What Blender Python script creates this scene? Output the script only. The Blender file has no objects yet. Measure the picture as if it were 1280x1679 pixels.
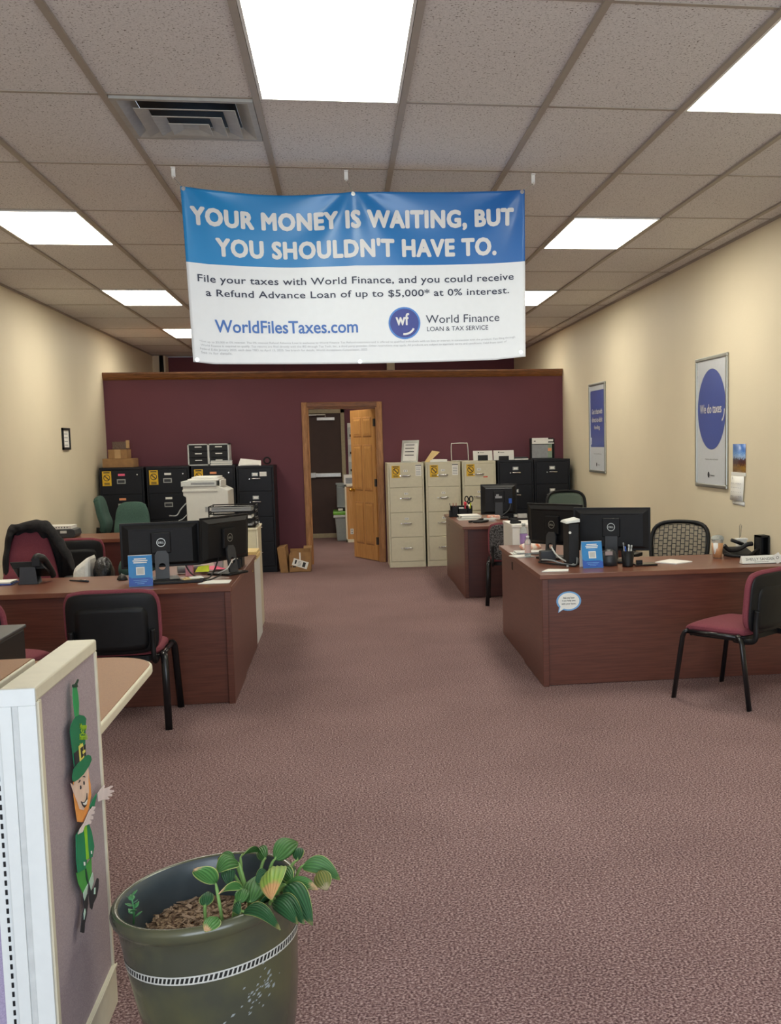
import bpy, bmesh, math, random
from mathutils import Vector, Matrix, Euler
random.seed(11)
SC = bpy.context.scene
COL = SC.collection
PI = math.pi

# ------------------------------------------------------------------ camera
cam_d = bpy.data.cameras.new('camera')
cam = bpy.data.objects.new('camera', cam_d)
COL.objects.link(cam)
SC.camera = cam
F_PX, CX, CY = 1717.77, 816.51, 896.82
pit, yaw, rol = 0.100594, 0.146062, -0.018728
fw = Vector((math.sin(yaw) * math.cos(pit), math.cos(yaw) * math.cos(pit), -math.sin(pit)))
r0 = Vector((math.cos(yaw), -math.sin(yaw), 0))
u0 = r0.cross(fw)
rv = math.cos(rol) * r0 + math.sin(rol) * u0
uv_ = -math.sin(rol) * r0 + math.cos(rol) * u0
cam.matrix_world = Matrix(((rv.x, uv_.x, -fw.x, 0), (rv.y, uv_.y, -fw.y, 0), (rv.z, uv_.z, -fw.z, 1.58), (0, 0, 0, 1)))
cam_d.sensor_fit = 'AUTO'
cam_d.sensor_width = 36.0
cam_d.lens = F_PX / 1679.0 * 36.0
cam_d.shift_x = (640.0 - CX) / 1679.0
cam_d.shift_y = (CY - 839.5) / 1679.0
cam_d.clip_start = 0.05

# ------------------------------------------------------------------ world, daylight, exposure
W = bpy.data.worlds.new('world')
SC.world = W
W.use_nodes = True
W.node_tree.nodes['Background'].inputs[0].default_value = (0.75, 0.85, 1.0, 1)
W.node_tree.nodes['Background'].inputs[1].default_value = 0.6
LAMP = 10.0            # strength of the fluorescent diffusers
def area(name, loc, rot, sx, sy, power, color):
    d = bpy.data.lights.new(name, 'AREA'); d.shape = 'RECTANGLE'; d.size = sx; d.size_y = sy
    d.energy = power; d.color = color
    o = bpy.data.objects.new(name, d); COL.objects.link(o); o.location = loc; o.rotation_euler = rot
    return o
# daylight that enters through the storefront window behind the camera
area('storefront_daylight', (0.0, -2.28, 1.55), (PI / 2, 0, 0), 5.2, 2.5, 105, (0.80, 0.89, 1.0))
SC.view_settings.view_transform = 'Standard'
SC.view_settings.look = 'None'
SC.view_settings.exposure = 0.92
SC.view_settings.gamma = 1.0
SC.view_settings.use_curve_mapping = False
SC.cycles.max_bounces = 8
SC.cycles.diffuse_bounces = 5

# ------------------------------------------------------------------ materials
def lin(h):
    h = h.lstrip('#'); out = []
    for i in (0, 2, 4):
        c = int(h[i:i + 2], 16) / 255.0
        out.append(c / 12.92 if c <= 0.04045 else ((c + 0.055) / 1.055) ** 2.4)
    return (*out, 1.0)
MATS = {}
def pm(name, col, rough=0.5, metal=0.0, var=0.08, scale=30.0, bump=0.0, bscale=200.0, spec=0.5, stretch=(1, 1, 1), coat=0.0, col2=None, trans=0.0, alpha=1.0):
    """a procedural surface: colour varied by noise, optional fine bump"""
    m = bpy.data.materials.new(name); m.use_nodes = True
    nt = m.node_tree; b = nt.nodes['Principled BSDF']
    tc = nt.nodes.new('ShaderNodeTexCoord'); mp = nt.nodes.new('ShaderNodeMapping')
    mp.inputs['Scale'].default_value = stretch
    nt.links.new(tc.outputs['Object'], mp.inputs['Vector'])
    nz = nt.nodes.new('ShaderNodeTexNoise'); nz.inputs['Scale'].default_value = scale; nz.inputs['Detail'].default_value = 4
    nt.links.new(mp.outputs['Vector'], nz.inputs['Vector'])
    rp = nt.nodes.new('ShaderNodeValToRGB')
    c = lin(col)
    if col2:
        rp.color_ramp.elements[0].color = c; rp.color_ramp.elements[1].color = lin(col2)
        rp.color_ramp.elements[0].position = 0.38; rp.color_ramp.elements[1].position = 0.62
    else:
        rp.color_ramp.elements[0].color = tuple(x * (1 - var) for x in c[:3]) + (1,)
        rp.color_ramp.elements[1].color = tuple(min(1, x * (1 + var)) for x in c[:3]) + (1,)
        rp.color_ramp.elements[0].position = 0.3; rp.color_ramp.elements[1].position = 0.7
    nt.links.new(nz.outputs['Fac'], rp.inputs['Fac'])
    nt.links.new(rp.outputs['Color'], b.inputs['Base Color'])
    b.inputs['Roughness'].default_value = rough
    b.inputs['Metallic'].default_value = metal
    b.inputs['Specular IOR Level'].default_value = spec
    if coat: b.inputs['Coat Weight'].default_value = coat; b.inputs['Coat Roughness'].default_value = 0.15
    if trans: b.inputs['Transmission Weight'].default_value = trans; b.inputs['IOR'].default_value = 1.15
    if alpha < 1: b.inputs['Alpha'].default_value = alpha
    if bump:
        n2 = nt.nodes.new('ShaderNodeTexNoise'); n2.inputs['Scale'].default_value = bscale; n2.inputs['Detail'].default_value = 3
        nt.links.new(mp.outputs['Vector'], n2.inputs['Vector'])
        bp = nt.nodes.new('ShaderNodeBump'); bp.inputs['Strength'].default_value = bump; bp.inputs['Distance'].default_value = 0.01
        nt.links.new(n2.outputs['Fac'], bp.inputs['Height']); nt.links.new(bp.outputs['Normal'], b.inputs['Normal'])
    MATS[name] = m
    return m
def glow(name, col, strength):
    m = bpy.data.materials.new(name); m.use_nodes = True
    nt = m.node_tree; nt.nodes.clear()
    e = nt.nodes.new('ShaderNodeEmission'); o = nt.nodes.new('ShaderNodeOutputMaterial')
    tc = nt.nodes.new('ShaderNodeTexCoord'); nz = nt.nodes.new('ShaderNodeTexNoise'); nz.inputs['Scale'].default_value = 3
    nt.links.new(tc.outputs['Object'], nz.inputs['Vector'])
    mx = nt.nodes.new('ShaderNodeMix'); mx.data_type = 'RGBA'
    c = lin(col); mx.inputs[6].default_value = c; mx.inputs[7].default_value = tuple(x * 0.93 for x in c[:3]) + (1,)
    nt.links.new(nz.outputs['Fac'], mx.inputs[0]); nt.links.new(mx.outputs[2], e.inputs['Color'])
    e.inputs['Strength'].default_value = strength
    nt.links.new(e.outputs[0], o.inputs[0]); MATS[name] = m
    return m

WALL = pm('beige_paint', '#DDD2B8', 0.55, var=0.03, scale=1.2, bump=0.06, bscale=90)
BURG = pm('burgundy_paint', '#6A3441', 0.6, var=0.05, scale=1.5, bump=0.05, bscale=90)
OAK = pm('oak_trim', '#B98450', 0.45, scale=14, stretch=(6, 6, 0.6), col2='#9C6C3C')
OAKH = pm('oak_trim_level', '#8A5629', 0.4, scale=14, stretch=(0.6, 6, 6), col2='#6E4320')
OAKD = pm('oak_door', '#CC985A', 0.4, scale=10, stretch=(8, 8, 0.5), col2='#BA8648')
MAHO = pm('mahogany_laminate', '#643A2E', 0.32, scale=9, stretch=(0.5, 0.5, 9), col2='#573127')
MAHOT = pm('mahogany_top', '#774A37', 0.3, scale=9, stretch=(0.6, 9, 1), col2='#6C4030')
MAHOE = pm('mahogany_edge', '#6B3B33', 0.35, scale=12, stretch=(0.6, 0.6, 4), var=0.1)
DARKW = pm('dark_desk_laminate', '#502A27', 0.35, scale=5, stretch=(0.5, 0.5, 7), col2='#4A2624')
TAN = pm('tan_laminate', '#8A5A32', 0.5, scale=220, col2='#96653A')
CREAM = pm('cream_edge', '#DDD6BF', 0.45, var=0.03)
PANW = pm('pale_grey_panel', '#D9DEDC', 0.4, var=0.02)
FABL = pm('lilac_fabric', '#B3A3A8', 0.9, scale=260, col2='#A19298', bump=0.3, bscale=420)
FABP = pm('purple_fabric', '#A79DB8', 0.9, scale=260, col2='#988EAA', bump=0.3, bscale=420)
BLK = pm('black_plastic', '#0F1013', 0.5, var=0.15, bump=0.05, bscale=500, spec=0.35)
BLKG = pm('glossy_black', '#0E0F12', 0.18, var=0.1)
BLKM = pm('black_steel', '#0D0F17', 0.42, var=0.1, bump=0.08, bscale=350, spec=0.3)
TUBE = pm('black_tube', '#121316', 0.28, var=0.1)
DGRY = pm('dark_grey_plastic', '#2E3034', 0.45)
GRY = pm('grey_plastic', '#8B8F92', 0.4)
LGRY = pm('light_grey_plastic', '#C4C8C6', 0.4)
WHT = pm('white_plastic', '#E4E4DF', 0.4, var=0.02)
PAPER = pm('white_paper', '#EDEDE8', 0.8, var=0.02)
PAPG = pm('grey_print', '#9A9DA0', 0.8)
INK = pm('dark_ink', '#23262C', 0.7)
PUTTY = pm('putty_steel', '#CEC8AF', 0.42, var=0.03, bump=0.05, bscale=350)
PUTTYD = pm('putty_steel_gap', '#5E5A4C', 0.6)
CHROME = pm('chrome', '#D5D5D2', 0.22, 1.0, var=0.03)
ALU = pm('brushed_aluminium', '#A8AAA4', 0.35, 0.8, var=0.04)
BRASS = pm('brass', '#C8A24A', 0.22, 1.0, var=0.05)
REDF = pm('burgundy_fabric', '#86404C', 0.9, scale=300, col2='#743540', bump=0.25, bscale=500)
GRNF = pm('green_fabric', '#3F5C52', 0.9, scale=120, col2='#36514A', bump=0.25, bscale=400)
CARD = pm('cardboard', '#A07A4E', 0.8, scale=18, col2='#94704A')
CARDD = pm('cardboard_shade_tape', '#B89464', 0.5)
YEL = pm('warning_yellow', '#DDB21E', 0.5)
PINK = pm('pink_note', '#F0688A', 0.7)
ORG = pm('orange_note', '#F0A070', 0.7)
LIME = pm('lime_note', '#DDE73A', 0.7)
MANI = pm('manila', '#E2C88E', 0.7, var=0.05)
BLUE = pm('card_blue', '#2C86C8', 0.35, var=0.05)
BLUED = pm('card_blue_deep', '#2A58B4', 0.35)
SKYB = pm('pale_blue', '#6FA8DC', 0.4)
NAVY = pm('poster_navy', '#4A5CA2', 0.3, var=0.06, scale=2)
DOORB = pm('brown_door', '#3E2C26', 0.6, var=0.1, scale=5)
BEIGF = pm('beige_frame', '#A59A7C', 0.5)
STEELW = pm('bright_steel', '#C9C8C0', 0.3, 0.6)
LIMEP = pm('lime_plastic', '#6FB52C', 0.35)
CLEAR = pm('clear_plastic', '#DDE6E6', 0.12, trans=0.75, var=0.02)
FROST = pm('frosted_tub', '#B9C2C2', 0.35, trans=0.35, var=0.05)
TEAP = pm('iced_coffee', '#C79468', 0.3)
LAV = pm('lavender_label', '#A88BC8', 0.4)
SNK = pm('snack_orange', '#DE6A2C', 0.4, scale=25, col2='#E8E0D8')
CLOTHB = pm('black_cloth', '#1A181A', 0.95, scale=60, var=0.3, bump=0.4, bscale=160)
BAGB = pm('black_plastic_bag', '#17181C', 0.3, bump=0.9, bscale=45)
BAGW = pm('white_plastic_bag', '#DDDCD6', 0.5, bump=0.4, bscale=40)
SPEC = pm('speckled_black_fabric', '#0E0E10', 0.9, scale=75, col2='#6A686A')
MESHG = pm('green_mesh', '#5B6A60', 0.8, scale=200, var=0.2, alpha=0.8)
MESHT = pm('taupe_mesh', '#8D8372', 0.8, scale=200, var=0.15)
POTG = pm('olive_glaze', '#56573F', 0.24, scale=6, col2='#474A3E', coat=0.3)
POTI = pm('slate_glaze', '#4A5357', 0.3, scale=9, col2='#3F474C', coat=0.2)
SOIL = pm('bark_mulch', '#5A4232', 0.95, scale=90, col2='#A58A6E', bump=0.8, bscale=110)
TILEM = None

def carpet_mat():
    m = pm('carpet_loop', '#8E6763', 0.95, spec=0.15)
    nt = m.node_tree; b = nt.nodes['Principled BSDF']
    tc = nt.nodes.new('ShaderNodeTexCoord')
    v = nt.nodes.new('ShaderNodeTexVoronoi'); v.inputs['Scale'].default_value = 150
    n = nt.nodes.new('ShaderNodeTexNoise'); n.inputs['Scale'].default_value = 125; n.inputs['Detail'].default_value = 2
    n3 = nt.nodes.new('ShaderNodeTexNoise'); n3.inputs['Scale'].default_value = 1.3; n3.inputs['Detail'].default_value = 3
    for x in (v, n, n3): nt.links.new(tc.outputs['Object'], x.inputs['Vector'])
    rp = nt.nodes.new('ShaderNodeValToRGB')
    e = rp.color_ramp.elements
    e[0].position = 0.33; e[0].color = lin('#553F40')
    e[1].position = 0.67; e[1].color = lin('#BEA5A2')
    k = rp.color_ramp.elements.new(0.5); k.color = lin('#896D6D')
    nt.links.new(n.outputs['Fac'], rp.inputs['Fac'])
    mx = nt.nodes.new('ShaderNodeMix'); mx.data_type = 'RGBA'; mx.blend_type = 'MULTIPLY'; mx.inputs[0].default_value = 0.35
    r2 = nt.nodes.new('ShaderNodeValToRGB')
    r2.color_ramp.elements[0].position = 0.35; r2.color_ramp.elements[0].color = (0.62, 0.6, 0.6, 1)
    r2.color_ramp.elements[1].position = 0.65; r2.color_ramp.elements[1].color = (1, 1, 1, 1)
    nt.links.new(n3.outputs['Fac'], r2.inputs['Fac'])
    nt.links.new(rp.outputs['Color'], mx.inputs[6]); nt.links.new(r2.outputs['Color'], mx.inputs[7])
    nt.links.new(mx.outputs[2], b.inputs['Base Color'])
    bp = nt.nodes.new('ShaderNodeBump'); bp.inputs['Strength'].default_value = 0.7; bp.inputs['Distance'].default_value = 0.006
    nt.links.new(v.outputs['Distance'], bp.inputs['Height']); nt.links.new(bp.outputs['Normal'], b.inputs['Normal'])
    return m
CARPET = carpet_mat()

def tile_mat():
    """mineral-fibre ceiling tile with dark pinholes and fissures"""
    m = pm('mineral_fibre_tile', '#B3A596', 0.9, spec=0.1)
    nt = m.node_tree; b = nt.nodes['Principled BSDF']
    tc = nt.nodes.new('ShaderNodeTexCoord')
    n = nt.nodes.new('ShaderNodeTexNoise'); n.inputs['Scale'].default_value = 110; n.inputs['Detail'].default_value = 2
    n2 = nt.nodes.new('ShaderNodeTexNoise'); n2.inputs['Scale'].default_value = 170; n2.inputs['Detail'].default_value = 2
    for x in (n, n2): nt.links.new(tc.outputs['Object'], x.inputs['Vector'])
    rp = nt.nodes.new('ShaderNodeValToRGB')
    rp.color_ramp.elements[0].position = 0.31; rp.color_ramp.elements[0].color = lin('#837C75')
    rp.color_ramp.elements[1].position = 0.40; rp.color_ramp.elements[1].color = lin('#E0DEDC')
    nt.links.new(n.outputs['Fac'], rp.inputs['Fac'])
    r2 = nt.nodes.new('ShaderNodeValToRGB')
    r2.color_ramp.elements[0].position = 0.35; r2.color_ramp.elements[0].color = (0.86, 0.86, 0.86, 1)
    r2.color_ramp.elements[1].position = 0.6; r2.color_ramp.elements[1].color = (1, 1, 1, 1)
    nt.links.new(n2.outputs['Fac'], r2.inputs['Fac'])
    mx = nt.nodes.new('ShaderNodeMix'); mx.data_type = 'RGBA'; mx.blend_type = 'MULTIPLY'; mx.inputs[0].default_value = 1
    nt.links.new(rp.outputs['Color'], mx.inputs[6]); nt.links.new(r2.outputs['Color'], mx.inputs[7])
    nt.links.new(mx.outputs[2], b.inputs['Base Color'])
    return m
TILEM = tile_mat()
TBAR = pm('ceiling_tee_bar', '#A1988C', 0.5, var=0.03)
LENS = glow('fluorescent_diffuser', '#FFF8E6', LAMP)
LENSC = glow('fluorescent_diffuser_cool', '#FBFFF0', LAMP * 0.8)

# ------------------------------------------------------------------ mesh helpers
def text_mesh(s, bold=0.0, spacing=1.0):
    cu = bpy.data.curves.new('t', 'FONT'); cu.body = s; cu.size = 1; cu.offset = bold; cu.resolution_u = 3
    cu.space_character = spacing
    o = bpy.data.objects.new('t', cu); COL.objects.link(o)
    me = bpy.data.meshes.new_from_object(o.evaluated_get(bpy.context.evaluated_depsgraph_get()))
    bpy.data.objects.remove(o); bpy.data.curves.remove(cu)
    return me
class M:
    world = False
    def __init__(s): s.b = bmesh.new(); s.uv = s.b.loops.layers.uv.new('UVMap')
    def face(s, vs, mi=0, smooth=False):
        try:
            f = s.b.faces.new(vs)
        except ValueError:
            return None
        f.material_index = mi; f.smooth = smooth
        return f
    def poly(s, pts, mi=0):
        return s.face([s.b.verts.new(p) for p in pts], mi)
    def box(s, x0, x1, y0, y1, z0, z1, mi=0):
        v = [s.b.verts.new((x, y, z)) for z in (z0, z1) for y in (y0, y1) for x in (x0, x1)]
        for q in ((0, 2, 3, 1), (4, 5, 7, 6), (0, 1, 5, 4), (1, 3, 7, 5), (3, 2, 6, 7), (2, 0, 4, 6)):
            s.face([v[i] for i in q], mi)
        return s
    def hexa(s, bot, top, mi=0):
        """8-corner solid from two quads given in the same order"""
        a = [s.b.verts.new(p) for p in bot]; c = [s.b.verts.new(p) for p in top]
        s.face(a[::-1], mi); s.face(c, mi)
        for i in range(len(a)):
            j = (i + 1) % len(a); s.face([a[i], a[j], c[j], c[i]], mi)
        return s
    def prism(s, pts, axis, a0, a1, mi=0, smooth=False):
        mk = {'x': lambda p, a: (a, p[0], p[1]), 'y': lambda p, a: (p[0], a, p[1]), 'z': lambda p, a: (p[0], p[1], a)}[axis]
        a = [s.b.verts.new(mk(p, a0)) for p in pts]; c = [s.b.verts.new(mk(p, a1)) for p in pts]
        s.face(a[::-1], mi); s.face(c, mi)
        n = len(a)
        for i in range(n):
            j = (i + 1) % n; s.face([a[i], a[j], c[j], c[i]], mi, smooth)
        return s
    def cyl(s, p0, p1, r, r1=None, n=16, mi=0, cap=True):
        return s.tube([p0, p1], [r, r if r1 is None else r1], n, mi, cap)
    def tube(s, pts, r, n=8, mi=0, cap=True, flat=1.0):
        pts = [Vector(p) for p in pts]
        rs = r if isinstance(r, (list, tuple)) else [r] * len(pts)
        rings = []; ref = None
        for i, p in enumerate(pts):
            d = (pts[min(i + 1, len(pts) - 1)] - pts[max(i - 1, 0)])
            d = d.normalized() if d.length > 1e-9 else Vector((0, 0, 1))
            if ref is None:
                ref = Vector((0, 0, 1)) if abs(d.z) < 0.9 else Vector((1, 0, 0))
            a = ref - d * ref.dot(d)
            a = a.normalized() if a.length > 1e-6 else d.orthogonal().normalized()
            ref = a; c = d.cross(a)
            rings.append([s.b.verts.new(p + rs[i] * (math.cos(2 * PI * k / n) * a * flat + math.sin(2 * PI * k / n) * c)) for k in range(n)])
        for q, w in zip(rings, rings[1:]):
            for k in range(n):
                s.face([q[k], q[(k + 1) % n], w[(k + 1) % n], w[k]], mi, True)
        if cap: s.face(rings[0][::-1], mi); s.face(rings[-1], mi)
        return s
    def lathe(s, prof, c=(0, 0, 0), n=32, mi=0, closed=False):
        c = Vector(c); rings = []
        for r, z in prof:
            if r < 1e-6: rings.append([s.b.verts.new(c + Vector((0, 0, z)))])
            else: rings.append([s.b.verts.new(c + Vector((r * math.cos(2 * PI * k / n), r * math.sin(2 * PI * k / n), z))) for k in range(n)])
        for q, w in zip(rings, rings[1:]):
            for k in range(n):
                j = (k + 1) % n
                if len(q) == 1 and len(w) == 1: continue
                if len(q) == 1: s.face([q[0], w[j], w[k]], mi, True)
                elif len(w) == 1: s.face([q[k], q[j], w[0]], mi, True)
                else: s.face([q[k], q[j], w[j], w[k]], mi, True)
        return s
    def sheet(s, fn, nu, nv, thick=0.0, mi=0, mfn=None):
        """grid fn(u,v)->point; thick>0 gives it a back side offset along the local normal"""
        P = [[Vector(fn(i / nu, j / nv)) for j in range(nv + 1)] for i in range(nu + 1)]
        def nrm(i, j):
            a = P[min(i + 1, nu)][j] - P[max(i - 1, 0)][j]; c = P[i][min(j + 1, nv)] - P[i][max(j - 1, 0)]
            q = a.cross(c); return q.normalized() if q.length > 1e-12 else Vector((0, 0, 1))
        A = [[s.b.verts.new(P[i][j]) for j in range(nv + 1)] for i in range(nu + 1)]
        B = [[s.b.verts.new(P[i][j] - nrm(i, j) * thick) for j in range(nv + 1)] for i in range(nu + 1)] if thick else None
        for i in range(nu):
            for j in range(nv):
                m_ = mfn((i + .5) / nu, (j + .5) / nv) if mfn else mi
                f = s.face([A[i][j], A[i + 1][j], A[i + 1][j + 1], A[i][j + 1]], m_, True)
                if f:
                    for l, (a, c) in zip(f.loops, ((i, j), (i + 1, j), (i + 1, j + 1), (i, j + 1))): l[s.uv].uv = (a / nu, c / nv)
                if B:
                    f = s.face([B[i][j], B[i][j + 1], B[i + 1][j + 1], B[i + 1][j]], m_, True)
                    if f:
                        for l, (a, c) in zip(f.loops, ((i, j), (i, j + 1), (i + 1, j + 1), (i + 1, j))): l[s.uv].uv = (a / nu, c / nv)
        if B:
            edge = [(i, 0) for i in range(nu)] + [(nu, j) for j in range(nv)] + [(i, nv) for i in range(nu, 0, -1)] + [(0, j) for j in range(nv, 0, -1)]
            for k in range(len(edge)):
                a = edge[k]; c = edge[(k + 1) % len(edge)]
                s.face([A[a[0]][a[1]], B[a[0]][a[1]], B[c[0]][c[1]], A[c[0]][c[1]]], mi)
        return s
    def text(s, body, O, U, V, w, h, mi=0, bold=0.0, fn=None, spacing=1.0):
        """lettering w wide (None: keep proportion) and h high centred on O"""
        me = text_mesh(body, 0.0, spacing)
        xs = [v.co.x for v in me.vertices]; ys = [v.co.y for v in me.vertices]
        if not xs: return s
        x0, x1, y0, y1 = min(xs), max(xs), min(ys), max(ys)
        sy = h / (y1 - y0); sx = sy if w is None else w / (x1 - x0)
        O, U, V = Vector(O), Vector(U), Vector(V)
        # heavier weights: the outline is thickened by laying shifted copies over each other
        sh = [(0, 0)] if bold <= 0 else [(bold * h * math.cos(2 * PI * k / 12), bold * h * math.sin(2 * PI * k / 12)) for k in range(12)]
        if bold > 0: sx *= 1 - 2 * bold * h / ((x1 - x0) * sx); sy *= 1 - 2 * bold
        N = Vector((0, -1, 0)) if fn else U.cross(V).normalized()
        for q, (dx, dy) in enumerate(sh):
            vs = []; lift = N * (q * .00012)
            for v in me.vertices:
                a = (v.co.x - (x0 + x1) / 2) * sx + dx; c = (v.co.y - (y0 + y1) / 2) * sy + dy
                vs.append(s.b.verts.new((fn(a, c) if fn else O + U * a + V * c) + lift))
            for p in me.polygons: s.face([vs[i] for i in p.vertices], mi)
        bpy.data.meshes.remove(me)
        return s
    def ring(s, O, U, V, r0_, r1_, n=28, mi=0, sx=1.0):
        O, U, V = Vector(O), Vector(U), Vector(V)
        a = [s.b.verts.new(O + U * (r0_ * sx * math.cos(2 * PI * k / n)) + V * (r0_ * math.sin(2 * PI * k / n))) for k in range(n)]
        c = [s.b.verts.new(O + U * (r1_ * sx * math.cos(2 * PI * k / n)) + V * (r1_ * math.sin(2 * PI * k / n))) for k in range(n)]
        for k in range(n): s.face([a[k], c[k], c[(k + 1) % n], a[(k + 1) % n]], mi)
        return s
    def disc(s, O, U, V, r, n=28, mi=0, sx=1.0):
        O, U, V = Vector(O), Vector(U), Vector(V)
        s.face([s.b.verts.new(O + U * (r * sx * math.cos(2 * PI * k / n)) + V * (r * math.sin(2 * PI * k / n))) for k in range(n)], mi)
        return s
    def xf(s, mat):
        bmesh.ops.transform(s.b, matrix=mat, verts=s.b.verts); return s
    def build(s, name, mats, parent=None, bev=0.0, fix=True, sub=0):
        if fix: bmesh.ops.recalc_face_normals(s.b, faces=s.b.faces)
        if s.world and parent is not None:
            q = parent
            while q.parent: q = q.parent
            bmesh.ops.translate(s.b, vec=-q.location, verts=s.b.verts)
        me = bpy.data.meshes.new(name); s.b.to_mesh(me); s.b.free()
        for m_ in (mats if isinstance(mats, (list, tuple)) else [mats]): me.materials.append(m_)
        o = bpy.data.objects.new(name, me); COL.objects.link(o)
        if parent is not None: o.parent = parent
        if bev:
            b = o.modifiers.new('bevel', 'BEVEL'); b.width = bev; b.segments = 2; b.limit_method = 'ANGLE'; b.angle_limit = math.radians(40)
        if sub:
            b = o.modifiers.new('subdivision', 'SUBSURF'); b.levels = sub; b.render_levels = sub
        return o
class WM(M):
    world = True          # parts written in room coordinates, stored relative to their thing
def thing(name, label, cat, loc=(0, 0, 0), rz=0.0, group=None):
    o = bpy.data.objects.new(name, None); COL.objects.link(o)
    o.empty_display_size = 0.1
    o.location = loc; o.rotation_euler = (0, 0, rz)
    return tag(o, label, cat, group)
def tag(o, label, cat, group=None):
    o['label'] = label; o['category'] = cat
    if group: o['group'] = group
    return o
def attach(o, t):
    """o, written in room coordinates, becomes a part of thing t"""
    o.parent = t
    o.matrix_parent_inverse = (Matrix.Translation(t.location) @ t.rotation_euler.to_matrix().to_4x4()).inverted()
    return o
def struct(o): o['kind'] = 'structure'; return o
def dup(root, loc, rz, label, group=None):
    r = root.copy(); COL.objects.link(r); r.location = loc; r.rotation_euler = (0, 0, rz); r['label'] = label
    if group: r['group'] = group
    for ch in list(root.children):
        c = ch.copy(); COL.objects.link(c); c.parent = r
        for g in list(ch.children):
            d = g.copy(); COL.objects.link(d); d.parent = c
    return r
def rrect(x0, x1, y0, y1, r, n=5):
    pts = []
    for cx, cy, a0 in ((x1 - r, y1 - r, 0), (x0 + r, y1 - r, PI / 2), (x0 + r, y0 + r, PI), (x1 - r, y0 + r, 1.5 * PI)):
        for k in range(n + 1):
            a = a0 + PI / 2 * k / n; pts.append((cx + r * math.cos(a), cy + r * math.sin(a)))
    return pts
def qbez(a, b, c, n=10):
    a, b, c = Vector(a), Vector(b), Vector(c)
    return [a * (1 - t) ** 2 + b * 2 * t * (1 - t) + c * t * t for t in [i / n for i in range(n + 1)]]
def smooth_path(pts, n=6):
    P = [Vector(p) for p in pts]; out = []
    for i in range(len(P) - 1):
        p0 = P[max(i - 1, 0)]; p1 = P[i]; p2 = P[i + 1]; p3 = P[min(i + 2, len(P) - 1)]
        for k in range(n):
            t = k / n
            out.append(0.5 * ((2 * p1) + (p2 - p0) * t + (2 * p0 - 5 * p1 + 4 * p2 - p3) * t * t + (3 * p1 - p0 - 3 * p2 + p3) * t ** 3))
    out.append(P[-1]); return out
X_, Y_, Z_ = Vector((1, 0, 0)), Vector((0, 1, 0)), Vector((0, 0, 1))

# ------------------------------------------------------------------ the room
XL, XR, CZ = -2.96, 2.98, 3.05
YP = 14.02                      # front face of the burgundy partition
TW, TL = 0.6268, 1.12824        # ceiling grid
def col(i): return (-1.49653 + i) * TW
def row(j): return 3.62911 + j * TL
struct(WM().box(XL - .1, XR + .1, -2.4, 18.2, -0.06, 0).build('floor', CARPET))
m = WM(); hx0, hx1, hy0, hy1 = col(0) + .018, col(1) - .018, row(1) + .015, row(1) + .598     # opening of the air diffuser
for b in ((XL - .1, XR + .1, -2.4, hy0), (XL - .1, XR + .1, hy1, 18.2), (XL - .1, hx0, hy0, hy1), (hx1, XR + .1, hy0, hy1)): m.box(*b, CZ + .012, CZ + .08)
struct(m.build('ceiling', TILEM))
m = WM()
for i in range(-2, 8): m.box(col(i) - .014, col(i) + .014, -2.4, 18.0, CZ, CZ + .012)
m.build('trim_1', TBAR)['kind'] = 'structure'
m = WM()
for j in range(-5, 13): m.box(XL, XR, row(j) - .011, row(j) + .011, CZ + .009, CZ + .0125)
m.build('trim_2', TBAR)['kind'] = 'structure'
m = WM(); m.box(XL, XL + .018, -2.4, 18, CZ - .004, CZ + .012); m.box(XR - .018, XR, -2.4, 18, CZ - .004, CZ + .012)
struct(m.build('trim_3', TBAR))
struct(WM().box(XL - .12, XL, -2.4, 18.2, 0, CZ + .05).build('wall_left', WALL))
struct(WM().box(XR, XR + .12, -2.4, 18.2, 0, CZ + .05).build('wall_right', WALL))
# storefront behind the camera
m = WM(); m.box(XL, XR, -2.5, -2.38, 2.85, CZ + .05); m.box(XL, -2.65, -2.5, -2.38, 0, 2.85); m.box(2.65, XR, -2.5, -2.38, 0, 2.85); m.box(-2.65, 2.65, -2.5, -2.38, 0, .28)
struct(m.build('wall_front', WALL))
m = WM()
for x in (-2.65, -1.3, 0, 1.3, 2.61): m.box(x, x + .04, -2.46, -2.42, .28, 2.85)
m.box(-2.65, 2.65, -2.46, -2.42, 2.81, 2.85); m.box(-2.65, 2.65, -2.46, -2.42, .28, .32)
struct(m.build('window_1', ALU))
# partition with its doorway
DX0, DX1, DZ = -0.43, 0.475, 2.06
m = WM(); m.box(XL, DX0, YP, YP + .13, 0, 2.465); m.box(DX1, XR, YP, YP + .13, 0, 2.465); m.box(DX0, DX1, YP, YP + .13, DZ, 2.465)
struct(m.build('wall_back', BURG))
m = WM(); m.prism([(YP - .035, 2.465), (YP - .05, 2.515), (YP - .05, 2.535), (YP + .17, 2.535), (YP + .17, 2.465)], 'x', XL, XR - .005)
m.prism([(YP - .018, 2.44), (YP - .035, 2.465), (YP + .0, 2.465), (YP + .0, 2.44)], 'x', XL, XR - .005)
struct(m.build('trim_4', OAKH))
m = WM()
for a, c in ((DX0 - .07, DX0), (DX1, DX1 + .07)):
    m.box(a, c, YP - .02, YP, 0, DZ + .07); m.box(a + .012, c - .012, YP - .026, YP - .02, 0, DZ + .058)
m.box(DX0, DX0 + .018, YP - .005, YP + .135, 0, DZ); m.box(DX1 - .018, DX1, YP - .005, YP + .135, 0, DZ)
m.box(DX0 - .07, DX0, YP + .13, YP + .15, 0, DZ + .07); m.box(DX1, DX1 + .07, YP + .13, YP + .15, 0, DZ + .07)
struct(m.build('trim_5', OAK, bev=.004))
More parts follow.
